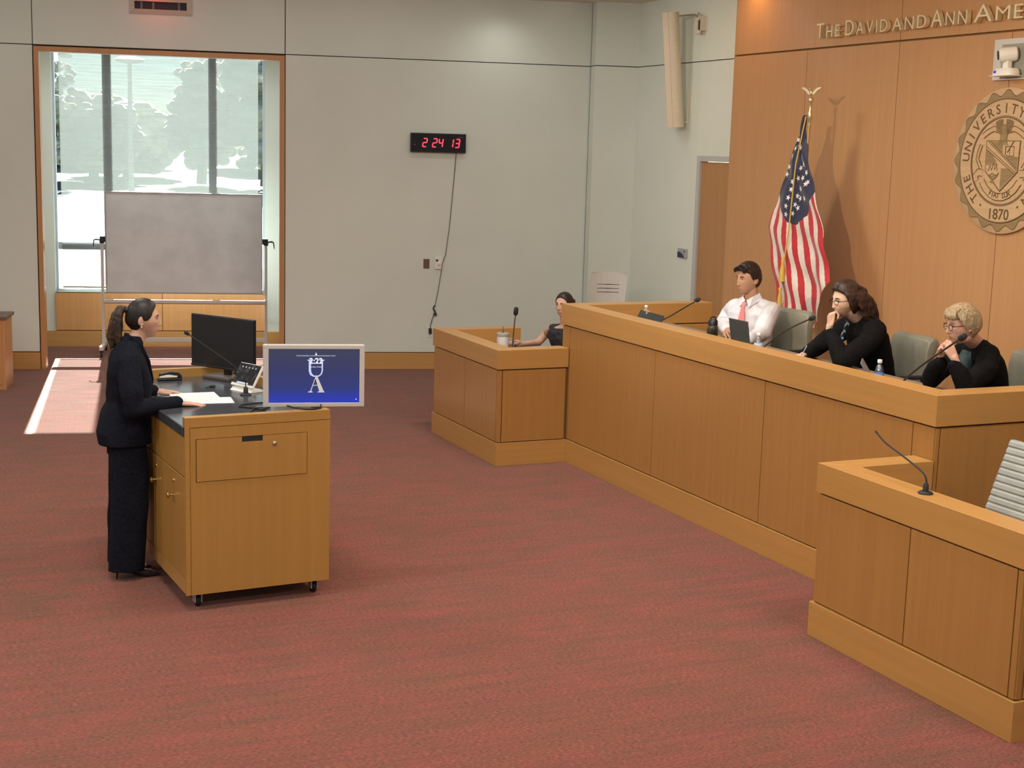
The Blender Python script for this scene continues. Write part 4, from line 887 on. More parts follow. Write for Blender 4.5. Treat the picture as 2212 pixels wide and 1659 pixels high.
class Head:
    def __init__(s, c, fwd, up=(0, 0, 1), scale=1.0, **k):
        f = Vector(fwd).normalized(); u = Vector(up); u = (u-f*u.dot(f)).normalized(); r = f.cross(u)
        s.M = Matrix(((r.x, f.x, u.x), (r.y, f.y, u.y), (r.z, f.z, u.z))); s.c = Vector(c); s.k = k; s.sc = scale
        s.A = np.array(s.M)*scale
    def w(s, p): return s.c + s.M @ (Vector(p)*s.sc)
    def add_skin(s, mb):
        P = head_shape(DIRS, **s.k) @ s.A.T + np.array(s.c)
        mb.add([tuple(p) for p in P], IFACES)
        for q in (-1, 1):
            Rm = s.M @ Matrix.Rotation(math.radians(-14), 3, 'X') @ Matrix.Rotation(q*math.radians(18), 3, 'Z')
            mb.ell(s.w((q*.0765, -.012, -.004)), tuple(v*s.sc for v in (.009, .018, .031)), Rm, 14, 10)
            mb.ell(s.w((q*.0765, -.008, -.030)), tuple(v*s.sc for v in (.007, .010, .010)), Rm, 10, 8)
    def hair(s, name, line, thick, mm, parent, org, extra=None, voxel=None, wr=None, smooth=3):
        """scalp cap: positive where line(p) > 0; extra(mb) adds locks"""
        P = head_shape(DIRS, detail=False, **{k: v for k, v in s.k.items() if k != 'nose'})
        m = line(P); th = thick(P); off = -.009+(th+.009)*SS(m/.016+.3)
        Q = P + DIRS*off[:, None]; Q = Q @ s.A.T + np.array(s.c)
        mb = MB(); mb.add([tuple(p) for p in Q], IFACES)
        if extra: extra(mb, s)
        me = fuse(mb, voxel or .0035, smooth, wr)
        return place(name, me, mm, parent, org)
    def face_mats(s, me, org, beard=False, lipw=.021):
        """material slots: 0 skin, 1 lips, 2 stubble, by position on the face"""
        n = len(me.polygons); c = np.empty(n*3); me.polygons.foreach_get('center', c); c = c.reshape(-1, 3) + np.array(org) - np.array(s.c)
        L = c @ np.linalg.inv(s.A).T; X, Y, Z = L[:, 0], L[:, 1], L[:, 2]; mi = np.zeros(n, dtype=np.int32)
        if beard:
            b = (Y > .0) & (Z < -.040-.35*np.clip(.045-np.abs(X), 0, .05)+.25*np.clip(.03-Y, 0, .03)) & (Z > -.135) & (np.abs(X) < .09) & (Y < .14)
            b &= ~((np.abs(X) < .017) & (Z > -.052)); mi[b] = 2
        lip = (Y > .06) & (np.abs(X) < lipw) & (((Z+.0665)/.0105)**2+(X/lipw)**2 < 1); mi[lip] = 1
        me.polygons.foreach_set('material_index', mi)
    def eyes(s, parent, org, iris=(.06, .035, .02), brow=(.03, .02, .015), open_=1.0, browr=.0028):
        org = Vector(org)
        for q in (-1, 1):
            c = s.w((q*.031, .0712, .004))-org
            e = MB().ell(c, .0115*s.sc, None, 16, 10).build('eye', mat('eye_white', (.62, .57, .52), .3), parent, smooth=True)
            d = (s.M @ Vector((0, 1, 0))); MB().lathe([(.0056, .0108), (.0050, .0120), (.001, .0124)], c, 14, d).build('iris', mat('iris_dark', iris, .2), e)
            lid = [s.w((q*(.031+.0135*math.cos(a)), .0838-.006*abs(math.cos(a)), .0055+.0030*math.sin(a)))-org for a in [PI*k/6 for k in range(7)]]
            MB().tube(lid, .0019*s.sc, 6).build('eyelid', mat('lash_line', (.06, .03, .02), .6), parent)
            br = [s.w((q*x, y, z))-org for x, y, z in ((.013, .0915, .0225), (.024, .0905, .0265), (.036, .086, .0275), (.046, .078, .022))]
            MB().tube(br, [browr, browr*1.2, browr, browr*.5], 6, flat=1).build('eyebrow', mat('brow_%d' % int(brow[0]*1000), brow, .8), parent)
def glasses(s, parent, org, col, metal=0, r=.0016, w=.024, h=.018):
    org = Vector(org); g = T_child('glasses', parent)
    mm = mat('glasses_%d' % int(col[0]*1000), col, .35, metal)
    mb = MB()
    for q in (-1, 1):
        ring_ = [s.w((q*.032+w*math.copysign(abs(math.cos(a))**.7, math.cos(a)), .103-.006*abs(math.cos(a)), .0+h*math.copysign(abs(math.sin(a))**.7, math.sin(a))))-org for a in [2*PI*k/20 for k in range(21)]]
        mb.tube(ring_, r, 6)
        mb.tube([s.w((q*.056, .097, .006))-org, s.w((q*.074, .07, .008))-org, s.w((q*.079, .0, .006))-org], r*1.1, 6)
    mb.tube([s.w((-.010, .104, .004))-org, s.w((0, .110, .007))-org, s.w((.010, .104, .004))-org], r, 6)
    o = mb.build('glasses', mm, parent)
    return o
def T_child(n, p): return p
def hand(mb, wrist, d, nrm, side, curl=(10, 12, 8), sc=1.0, thumb=(.5, .2), spread=.06, r=1.0, thumb_curl=0):
    """wrist point, finger direction d, back-of-hand normal, thumb side vector"""
    W = Vector(wrist); d = Vector(d).normalized(); n = Vector(nrm); n = (n-d*n.dot(d)).normalized(); s_ = Vector(side); s_ = (s_-d*s_.dot(d)-n*s_.dot(n)).normalized()
    kn = []
    for i, (off, ln) in enumerate(((.030, .086), (.010, .090), (-.010, .085), (-.029, .076))):
        k = W + (d*ln + s_*off)*sc; kn.append(k); mb.cap(W+s_*off*.55*sc+d*.008, k, .0135*sc*r, .0110*sc*r, 12)
    mb.cap(W-d*.02, W+d*.01, .024*sc*r, .024*sc*r, 12)
    for i, (L1, L2, L3) in enumerate(((.041, .026, .021), (.046, .030, .022), (.042, .027, .021), (.033, .020, .018))):
        p = kn[i]; f = (d + s_*spread*(1.5-i)).normalized(); rr = (.0095, .0098, .0092, .0082)[i]*sc*r; ang = 0
        for j, L in enumerate((L1, L2, L3)):
            ang += math.radians(curl[j] if not hasattr(curl[0], '__len__') else curl[i][j])
            q = p + (f*math.cos(ang) - n*math.sin(ang))*L*sc; mb.cap(p, q, rr, rr*.9, 10); p = q; rr *= .92
    a, b = thumb
    t0 = W + (d*.018 + s_*.022 - n*.008)*sc; t1 = t0 + (d*.030 + s_*a*.045 - n*b*.03)*sc; t2 = t1+(d*.030 + s_*a*.014*(1-thumb_curl) - n*b*.012 - s_*thumb_curl*.02)*sc; t3 = t2 + (d*.022 - s_*(.002+thumb_curl*.012))*sc
    mb.chain([t0, t1, t2, t3], [.0145*sc*r, .0115*sc*r, .0105*sc*r, .0088*sc*r], 10)
SKIN = lambda n, c: noisy(n, tuple(v*.93 for v in c), tuple(min(1, v*1.05) for v in c), (14, 14, 14), .5, 3, spec=.35)
SK1 = SKIN('skin_fair', (.56, .335, .235)); SK2 = SKIN('skin_tan', (.44, .235, .145)); SK3 = SKIN('skin_pale', (.62, .40, .28)); SK4 = SKIN('skin_rosy', (.62, .36, .26)); SK5 = SKIN('skin_warm', (.58, .34, .24))
LIP = mat('lip', (.44, .20, .155), .5); STUB = mat('stubble', (.37, .215, .145), .8)
def hairmat(n, c, c2, sc=(90, 90, 12)): return noisy(n, c, c2, sc, .45, 4, .3, .7, 0, .2, spec=.3)
H_DARK = hairmat('hair_near_black', (.006, .005, .005), (.020, .014, .010)); H_PONY = hairmat('hair_pony', (.012, .009, .006), (.060, .038, .022), (40, 40, 9))
H_BR = hairmat('hair_dark_brown', (.012, .008, .006), (.030, .018, .012)); H_WAVE = hairmat('hair_wavy_brown', (.014, .007, .005), (.060, .030, .020), (50, 50, 22)); H_BL = hairmat('hair_blonde', (.17, .115, .058), (.52, .40, .24), (110, 110, 12)); H_WIT = hairmat('hair_witness', (.012, .008, .007), (.04, .025, .018))
NAVY = noisy('suit_navy_black', (.0055, .0062, .0105), (.009, .0105, .017), (60, 60, 60), .9, 2, spec=.12); BLK = noisy('suit_black', (.0045, .0042, .0045), (.008, .0075, .008), (60, 60, 60), .9, 2, spec=.12)
SHIRT = noisy('shirt_white', (.60, .60, .64), (.68, .67, .70), (5, 5, 5), .7, 2, sheen=.1)
def hl(pts):
    ys = [p[0] for p in pts]; zs = [p[1] for p in pts]
    return lambda P: P[:, 2]-np.interp(P[:, 1], ys, zs)
SHORTLINE = hl([(-.11, -.085), (-.03, -.07), (-.012, -.045), (-.002, .0), (.012, -.012), (.026, .005), (.036, .040), (.060, .058), (.075, .070), (.1, .078)])
SLICK = hl([(-.11, -.085), (-.03, -.072), (-.014, -.050), (-.004, .0), (.006, -.012), (.030, -.008), (.047, .014), (.057, .044), (.070, .068), (.082, .084), (.1, .088)])
def torso_rings(base, top, S, F, k=1.0, wid=(.165, .150, .150, .178, .188, .150, .07), dep=(.115, .105, .105, .118, .108, .085, .06), extra=0):
    """base = pelvis centre, top = neck base; S shoulder dir, F forward dir"""
    base, top, S, F = map(Vector, (base, top, S, F)); S.normalize(); F.normalize(); r = []
    for h, a, b in zip((0, .2, .42, .66, .84, .93, 1.0), wid, dep):
        c = base.lerp(top, h); r.append((c, S*(a*k+extra), F*(b*k+extra)))
    return r
def person(label, org): return T('person', label, 'person', org)
# ---- 1 the standing speaker
def standing():
    O = Vector((1.38, 9.04, 0)); t = person('woman with a dark ponytail in a black trouser suit standing at the lectern', O)
    F = Vector((.99, -.10, 0)).normalized(); S = Vector((-.10, -.99, 0)).normalized()   # S = her right, towards the camera
    H = Head((1.493, 9.035, 1.652), (.985, -.15, -.03), (.02, 0, 1), 1.03, nose=1.0)
    b = MB(); H.add_skin(b)
    b.cap((1.415, 9.04, 1.43), (1.475, 9.035, 1.585), .060, .050)
    b.loft([((1.395, 9.04, z), S*a, F*d) for z, a, d in ((.86, .13, .085), (1.0, .12, .08), (1.13, .10, .07), (1.27, .12, .08), (1.36, .13, .07), (1.41, .08, .06))])
    ws = {}
    for q, sh, el, wr in ((1, (1.375, 8.865, 1.385), (1.395, 8.82, 1.13), (1.665, 8.87, 1.135)), (-1, (1.405, 9.205, 1.385), (1.42, 9.27, 1.15), (1.605, 9.335, 1.140))):
        b.chain([sh, el, wr], [.045, .036, .022])
    hand(b, (1.675, 8.872, 1.132), (1, -.02, -.10), (0, 0, 1), (.1, 1, 0), (3, 6, 5), 1.0, (.35, .1), .05)
    hand(b, (1.61, 9.335, 1.138), (1, .12, -.10), (0, 0, 1), (0, -1, 0), (3, 6, 5), .96, (.35, .1), .05)
    for q in (1, -1):
        hx = 1.385+.0*q; y = 9.04-.085*q
        b.chain([(hx, y, .88), (hx+.01, y, .50), (hx-.03, y, .11), (hx+.05, y, .045), (hx+.11, y, .022)], [.070, .055, .038, .028, .016])
    me = fuse(b, .0035, 3); body = place('body', me, [SK1, LIP, STUB], t, O); H.face_mats(me, O)
    H.eyes(t, O, brow=(.02, .014, .012))
    MB().ell(H.w((.078, -.008, -.043))-O, .0045).build('earring', mat('pearl', (.8, .75, .65), .2), t, smooth=True)
    def tail(mb, s):
        tie = s.w((0, -.098, .052))
        mb.ell(tie, .020); rnd = random.Random(3)
        for k in range(26):
            a = rnd.uniform(-1, 1); c = rnd.uniform(-1, 1)
            p = [tie, tie+Vector((-.030+.012*c, .012*a, .014)), tie+Vector((-.058+.022*c, .022*a, -.030)), tie+Vector((-.070+.032*c, .032*a, -.105)), tie+Vector((-.078+.036*c+.008*math.sin(k), .032*a, -.175)), tie+Vector((-.062+.036*c+.012*math.sin(k*2), .026*a, -.225-.03*rnd.random()))]
            mb.chain(p, [.010, .015, .015, .014, .011, .004], 8)
    H.hair('hair', SLICK, lambda P: .006+.003*SS(P[:, 2]/.1), H_DARK, t, O)
    mb = MB(); tail(mb, H); place('ponytail', fuse(mb, .0045, 2, (.003, 130, (1, 1, .2))), H_PONY, t, O)
    MB().lathe([(.020, -.008), (.022, 0), (.020, .008)], H.w((0, -.098, .052))-O, 14, Vector((-1, 0, .4))).build('hair_tie', BLACK, t)
    # blazer
    j = MB()
    rr = [(.865, 1.365, .165, .190), (.95, 1.362, .168, .185), (1.05, 1.372, .146, .168), (1.14, 1.398, .138, .152), (1.24, 1.402, .138, .162), (1.34, 1.400, .130, .182), (1.405, 1.395, .112, .175), (1.445, 1.395, .100, .13), (1.485, 1.405, .085, .095), (1.525, 1.425, .066, .068), (1.545, 1.437, .058, .060)]
    j.loft([(Vector((cx, 9.04, z)), S*a, F*d) for z, cx, d, a in rr])
    j.chain([(1.40, 8.98, 1.45), (1.378, 8.885, 1.395), (1.380, 8.815, 1.24), (1.392, 8.805, 1.12), (1.52, 8.835, 1.125), (1.665, 8.868, 1.135)], [.060, .072, .072, .069, .056, .043])
    j.chain([(1.41, 9.10, 1.45), (1.405, 9.195, 1.395), (1.42, 9.27, 1.24), (1.43, 9.285, 1.14), (1.52, 9.31, 1.14), (1.60, 9.335, 1.140)], [.06, .072, .066, .062, .050, .041])
    place('blazer', fuse(j, .006, 5, (.0055, 19, (1, 1, .6))), NAVY, t, O)
    c = MB()
    for q in (1, -1):
        c.tube([(1.385, 9.04+q*.01, 1.545), (1.41, 9.04+q*.062, 1.535), (1.462, 9.04+q*.068, 1.490), (1.51, 9.04+q*.055, 1.39), (1.540, 9.04+q*.02, 1.27), (1.545, 9.04, 1.20)], [.020, .020, .020, .018, .014, .006], 10, flat=.5)
    place('lapel', fuse(c, .004, 2), NAVY, t, O)
    # trousers
    p = MB()
    p.loft([(Vector((1.378, 9.04, z)), S*a, F*d) for z, a, d in ((.80, .175, .120), (.90, .165, .118), (.98, .15, .105))])
    for q, dx in ((1, -.0), (-1, .012)):
        p.loft([(Vector((cx+dx, 9.04-q*yy, z)), S*a, F*d) for z, cx, yy, a, d in ((.06, 1.357, .095, .085, .108), (.30, 1.372, .095, .085, .113), (.50, 1.380, .092, .088, .116), (.70, 1.385, .088, .092, .118), (.86, 1.382, .080, .092, .115))])
    place('trousers', fuse(p, .006, 4, (.006, 20, (1, 1, .12))), NAVY, t, O)
    for q, dx in ((1, .02), (-1, .0)):
        y = 9.04-.095*q; s_ = MB()
        s_.loft([(Vector((1.30+dx, y, .085)), Vector((0, .022, 0)), Vector((0, 0, .018))), (Vector((1.34+dx, y, .070)), Vector((0, .030, 0)), Vector((0, 0, .024))), (Vector((1.40+dx, y, .042)), Vector((0, .036, 0)), Vector((0, 0, .028))), (Vector((1.46+dx, y, .024)), Vector((0, .036, 0)), Vector((0, 0, .023))), (Vector((1.51+dx, y, .014)), Vector((0, .022, 0)), Vector((0, 0, .013))), (Vector((1.545+dx, y, .008)), Vector((0, .006, 0)), Vector((0, 0, .006)))], 18)
        s_.tube([(1.285+dx, y, .09), (1.276+dx, y, .04), (1.272+dx, y, .0)], [.018, .008, .006], 10)
        place('shoe', fuse(s_, .003, 2), BLACK, t, O)
standing()
# ---- seated people
def seated(label, org, H, neck, base, S, F, arms, hands, skin, k=1.0, beard=False, iris=(.06, .035, .02), brow=(.03, .02, .015), browr=.003):
    org = Vector(org); t = person(label, org); b = MB(); H.add_skin(b)
    nb = Vector(neck); b.cap(nb, H.w((0, -.018, -.07)), .062*k, .055*k)
    b.loft(torso_rings(base, nb, S, F, k*.95))
    for a in arms: b.chain(a, [.045, .042, .036, .030, .026][-len(a):])
    for h in hands: hand(b, **h)
    S_, F_ = Vector(S).normalized(), Vector(F).normalized()
    for q in (1, -1):
        hp = Vector(base)+S_*.10*q; kn = hp+F_*.42+Vector((0, 0, .03)); b.chain([hp, kn, kn+F_*-.02+Vector((0, 0, -.40))], [.08, .06, .045])
    me = fuse(b, .0038, 3); place('body', me, [skin, LIP, STUB], t, org); H.face_mats(me, org, beard); H.eyes(t, org, iris, brow, browr=browr)
    return t
def trousers(t, org, base, S, F, mm):
    p = MB(); S_, F_ = Vector(S).normalized(), Vector(F).normalized(); p.ell(Vector(base), (.17, .17, .13))
    for q in (1, -1):
        hp = Vector(base)+S_*.10*q; kn = hp+F_*.42+Vector((0, 0, .03)); p.chain([hp, kn, kn+F_*-.02+Vector((0, 0, -.36))], [.10, .08, .07])
    place('trousers', fuse(p, .01, 3), mm, t, org)
# leather chairs
LEA = noisy('grey_green_leather', (.17, .165, .125), (.215, .205, .155), (5, 5, 5), .38, 3, coat=.1)
def leather_chair(label, c, yaw, zt=1.50, zs=.98):
    t = T('leather_chair', label, 'chair', (c[0], c[1], .5), yaw, 'grey leather swivel chairs behind the bench'); h = zt-.5
    pr = [(.05, zs-.52), (.045, h-.22), (.04, h-.10), (.06, h-.03), (.10, h), (.145, h-.015), (.155, h-.05), (.13, h-.085), (.115, h-.12), (.12, h-.30), (.125, zs-.52)]
    mb = MB(); rings = [(-.245, .90), (-.235, .97), (-.21, 1), (.21, 1), (.235, .97), (.245, .90)]; n = len(pr); vs = []
    for y, k in rings: vs += [(.09+(a-.09)*k, y+(.0), (b-.5)*(.5+.5*k)+.5 if b > .6 else b) for a, b in pr]
    mb.add(vs, [tuple(range(n))[::-1], tuple((len(rings)-1)*n+i for i in range(n))]+[(r*n+i, r*n+(i+1) % n, (r+1)*n+(i+1) % n, (r+1)*n+i) for r in range(len(rings)-1) for i in range(n)])
    mb.build('backrest', LEA, t, smooth=True, bevel=.004)
    MB().box(-.42, .05, -.25, .25, zs-.60, zs-.50).build('seat', LEA, t, bevel=.03)
    for s in (-1, 1): MB().tube([(.06, s*.26, zs-.46), (-.02, s*.29, zs-.30), (-.26, s*.29, zs-.30), (-.30, s*.28, zs-.50)], .018, 8).build('armrest', BLACKM, t, smooth=True)
    MB().tube([(-.18, 0, zs-.60), (-.18, 0, .06)], .03, 10).build('column', BLACKM, t)
    for k in range(5):
        a = 2*PI*k/5; MB().tube([(-.18, 0, .09), (-.18+.29*math.cos(a), .29*math.sin(a), .05)], [.025, .016], 8).build('leg', BLACKM, t)
        MB().ell((-.18+.29*math.cos(a), .29*math.sin(a), .027), .026, None, 10, 7).build('caster', BLACKM, t)
# ---- 2 man in white shirt
def man1():
    O = Vector((6.78, 10.15, .98)); F = Vector((-.90, -.42, 0)); S = Vector((.42, -.90, 0))   # S = his left (towards camera right)
    H = Head((6.695, 10.125, 1.748), (-.995, -.08, -.10), (0, 0, 1), 1.10, nose=.95, jaw=1.28)
    nb = Vector((6.745, 10.14, 1.555)); sL = O+S*.175+Vector((0, 0, .51)); sR = O-S*.175+Vector((0, 0, .51))
    pL = [sL, (6.67, 9.80, 1.42), (6.60, 9.75, 1.335), (6.50, 9.68, 1.322), (6.40, 9.62, 1.32)]; pR = [sR, (6.73, 10.44, 1.42), (6.655, 10.42, 1.335), (6.55, 10.22, 1.33), (6.44, 10.03, 1.335)]
    hands = [dict(wrist=(6.42, 9.98, 1.335), d=(-.55, -.80, .12), nrm=(-.5, .25, .82), side=(-.6, .5, -.3), curl=(18, 28, 20), sc=1.08, thumb=(.4, .3)),
             dict(wrist=(6.39, 9.62, 1.32), d=(-.9, .35, 0), nrm=(0, 0, 1), side=(.3, .9, 0), curl=(10, 20, 12), sc=1.03)]
    t = seated('man in a white shirt and pink tie seated behind an open laptop at the bench', O, H, nb, O, S, F, [pL, pR], hands, SK2, 1.0, browr=.0036, brow=(.02, .012, .008))
    def ex(mb, s):
        for i in range(9):
            for j in range(7):
                x = -.055+.0137*i; y = .085-.025*j
                p = s.w((x, y, .100-.6*x*x*10-.35*max(0, y-.03)-max(0, -y)*.25)); q = s.w((x-.012, y+.020, .122-.8*x*x*10-.30*max(0, y-.03)-max(0, -y)*.35))
                mb.cap(p, q, .012, .007, 8)
    H.hair('hair', SHORTLINE, lambda P: .010+.010*SS((P[:, 2]-.02)/.08), H_BR, t, O, ex, .0045, (.0015, 150, (1, 1, .5)))
    j = MB(); j.loft(torso_rings(O, nb+Vector((0, 0, -.01)), S, F, 1.02, extra=.020))
    for sh in (sL, sR): j.chain([nb+(sh-nb)*.22+Vector((0, 0, .0)), sh], [.060, .068])
    j.chain(pL, [.076, .078, .072, .056, .046]); j.chain(pR, [.076, .076, .070, .056, .046])
    place('shirt', fuse(j, .006, 6, (.006, 22, (1, 1, .8))), SHIRT, t, O)
    n = Vector((6.735, 10.13, 1.600)); f, s_ = F.normalized(), S.normalized()
    c = MB()
    for q in (1, -1):
        c.add([n+s_*q*.060-f*.03+Vector((0, 0, .030)), n+s_*q*.052+f*.055+Vector((0, 0, .005)), n+s_*q*.008+f*.088+Vector((0, 0, -.030)), n+s_*q*.048+f*.108+Vector((0, 0, -.085)), n+s_*q*.088+f*.045+Vector((0, 0, -.040)), n+s_*q*.085-f*.035+Vector((0, 0, -.015))], [(0, 1, 2, 3, 4, 5) if q > 0 else (5, 4, 3, 2, 1, 0)])
    col = c.build('collar', mat('collar_white', (.66, .65, .68), .7), t, loc=-O); col.location = -O
    sd = col.modifiers.new('s', 'SOLIDIFY'); sd.thickness = .006
    PK = noisy('tie_pink', (.66, .17, .16), (.72, .22, .20), (90, 90, 90), .6, 2)
    k0 = n+f*.100+Vector((0, 0, -.045))
    tie = MB(); up = s_
    for (a, wa), (b_, wb_) in (((k0, .020), (k0+f*.020-Vector((0, 0, .038)), .013)), ((k0+f*.020-Vector((0, 0, .038)), .015), (k0+f*.044-Vector((0, 0, .20)), .038)), ((k0+f*.044-Vector((0, 0, .20)), .038), (k0+f*.045-Vector((0, 0, .40)), .046))):
        tie.add([a-up*wa, a+up*wa, b_+up*wb_, b_-up*wb_, a-up*wa+f*.012, a+up*wa+f*.012, b_+up*wb_+f*.012, b_-up*wb_+f*.012], [(0, 1, 2, 3), (7, 6, 5, 4), (0, 4, 5, 1), (1, 5, 6, 2), (2, 6, 7, 3), (3, 7, 4, 0)])
    to = tie.build('tie', PK, t, bevel=.003); to.location = -O
    trousers(t, O, O, S, F, mat('trouser_dark', (.02, .02, .025), .8))
man1()
leather_chair('grey leather chair behind the man in the white shirt', (6.98, 10.0), math.radians(8), 1.50)
# ---- 3 man in black suit, hand at his mouth
def man2():
    O = Vector((6.92, 8.58, .98)); F = Vector((-.97, .22, 0)); S = Vector((-.22, -.97, 0))   # S = his left, towards the camera
    H = Head((6.50, 8.53, 1.742), (-.965, .10, -.16), (-.12, 0, 1), 1.07, nose=.95, jaw=1.1)
    nb = Vector((6.69, 8.58, 1.585)); sh = O.lerp(nb, .90)
    sL = sh+S*.19+Vector((0, 0, .0)); sR = sh-S*.19
    elL = Vector((6.33, 8.31, 1.325)); wL = Vector((6.335, 8.49, 1.545))
    pL = [sL, Vector((6.56, 8.32, 1.45)), elL, Vector((6.325, 8.39, 1.43)), wL-Vector((0, .02, .05))]; pR = [sR, Vector((6.63, 8.86, 1.42)), Vector((6.50, 8.88, 1.325)), Vector((6.40, 8.80, 1.320)), Vector((6.28, 8.69, 1.318))]
    hands = [dict(wrist=wL, d=(.05, .10, 1), nrm=(-.85, .35, .1), side=(.2, -.75, .2), curl=((62, 85, 45), (66, 88, 45), (70, 90, 45), (74, 90, 45)), sc=1.08, thumb=(.15, .25), thumb_curl=0),
             dict(wrist=(6.265, 8.685, 1.318), d=(-.8, -.5, .0), nrm=(-.1, .1, 1), side=(-.5, .8, 0), curl=(35, 55, 30), sc=1.03, thumb=(.3, .6))]
    t = seated('man in a black suit and glasses with long dark hair, fist at his mouth', O, H, nb, O, S, F, [pL, pR], hands, SK3, 1.02, True, brow=(.025, .014, .010), browr=.0034)
    line = hl([(-.11, -.10), (-.03, -.10), (-.012, -.09), (.004, -.06), (.018, -.035), (.032, .005), (.045, .045), (.065, .062), (.08, .075), (.1, .085)])
    def ex(mb, s):
        rnd = random.Random(11)
        for q in (-1, 1):
            for k in range(44):
                a = k/43; y0 = .060-.150*a
                st = s.w((q*(.030+.03*a), y0+.01, .112-.05*a)); w_ = rnd.uniform(-.006, .006)
                p1 = s.w((q*(.086+w_), y0-.018, .050-.02*a)); p2 = s.w((q*(.094+w_), y0-.040-.01*a, -.005)); p3 = s.w((q*(.092+.006*math.sin(k)), y0-.062-.02*a, -.058)); p4 = s.w((q*(.082+.012*math.sin(k*1.7)), y0-.088-.012*math.sin(k*2.3), -.105-.02*rnd.random())); p5 = s.w((q*(.072+.02*math.sin(k*2.1)), y0-.100-.012*rnd.random(), -.145-.03*rnd.random()))
                if y0 > .012: mb.chain([st, p1, s.w((q*(.090+w_), y0-.035, .012)), s.w((q*.088, y0-.055, -.028))], [.012, .010, .010, .006], 8)
                else: mb.chain([st, p1, p2, p3, p4, p5], [.013, .013, .013, .013, .011, .005], 8)
        for k in range(30):
            x = -.077+.0053*k; r0 = rnd.random()
            mb.chain([s.w((x*.8, -.05, .112-3*x*x)), s.w((x, -.105, .06)), s.w((x, -.122, -.01)), s.w((x*1.05, -.126+.008*math.sin(k*2), -.075)), s.w((x*1.05, -.132+.014*math.sin(k), -.125)), s.w((x*1.1, -.148+.03*r0, -.150-.03*rnd.random()))], [.015, .015, .015, .015, .013, .005], 8)
    H.hair('hair', line, lambda P: .022+.006*SS((P[:, 2]-.0)/.08), H_WAVE, t, O, ex, .004)
    glasses(H, t, O, (.012, .012, .014), 0, .0022, .025, .016)
    j = MB(); j.loft(torso_rings(O, nb+Vector((.015, 0, .0)), S, F, 1.06, extra=.022))
    for sh_ in (sL, sR): j.chain([nb+(sh_-nb)*.35+Vector((0, 0, -.01)), sh_], [.070, .080])
    j.chain(pL, [.086, .082, .070, .060, .050]); j.chain(pR, [.084, .076, .064, .054, .044])
    place('suit_jacket', fuse(j, .006, 6, (.0055, 19, (1, 1, .8))), BLK, t, O)
    f, s_ = F.normalized(), S.normalized()
    c = MB(); c.chain([nb+f*.02+s_*.055+Vector((0, 0, .03)), nb+f*.075+s_*.02+Vector((0, 0, .0)), nb+f*.06-s_*.04+Vector((0, 0, .02))], [.02, .02, .02])
    place('shirt_collar', fuse(c, .004, 2), mat('black_shirt', (.006, .006, .007), .7), t, O)
    TI = bpy.data.materials.new('striped_tie'); TI.use_nodes = True; nt_ = TI.node_tree; bb_ = nt_.nodes['Principled BSDF']; wv = nt_.nodes.new('ShaderNodeTexWave'); wv.bands_direction = 'DIAGONAL'; wv.inputs['Scale'].default_value = 9
    tc_ = nt_.nodes.new('ShaderNodeTexCoord'); nt_.links.new(tc_.outputs['Object'], wv.inputs[0]); rp = nt_.nodes.new('ShaderNodeValToRGB'); rp.color_ramp.interpolation = 'CONSTANT'; rp.color_ramp.elements[0].color = (.012, .016, .028, 1); rp.color_ramp.elements[1].color = (.10, .26, .38, 1); rp.color_ramp.elements[1].position = .72; e_ = rp.color_ramp.elements.new(.88); e_.color = (.45, .50, .52, 1)
    nt_.links.new(wv.outputs[0], rp.inputs[0]); nt_.links.new(rp.outputs[0], bb_.inputs['Base Color']); bb_.inputs['Roughness'].default_value = .5
    tie = MB(); k0 = nb+f*.112+Vector((0, 0, -.03))
    tie.obox(k0, s_*.016, f*.010, Vector((0, 0, .018))-f*.004)
    tie.add([k0+f*.005+s_*.010-Vector((0, 0, .02)), k0+f*.005-s_*.010-Vector((0, 0, .02)), k0+f*.055-s_*.030-Vector((0, 0, .20)), k0+f*.055+s_*.030-Vector((0, 0, .20)), k0+f*.018+s_*.010-Vector((0, 0, .02)), k0+f*.018-s_*.010-Vector((0, 0, .02)), k0+f*.068-s_*.030-Vector((0, 0, .20)), k0+f*.068+s_*.030-Vector((0, 0, .20))], [(0, 1, 2, 3), (7, 6, 5, 4), (0, 4, 5, 1), (1, 5, 6, 2), (2, 6, 7, 3), (3, 7, 4, 0)])
    tie.build('tie', TI, t).location = -O
    trousers(t, O, O, S, F, BLK)
man2()
leather_chair('grey leather chair behind the man in the black suit', (7.08, 8.56), math.radians(-5), 1.47)
pen = T('pen', 'blue pen held in the black-suited man\'s lower hand', 'pen', (6.185, 8.615, 1.34))
MB().tube([(-.02, -.01, -.055), (-.016, -.008, -.05), (.03, -.03, .06)], [.001, .004, .004], 8).build('barrel', mat('pen_blue', (.25, .30, .45), .3), pen)
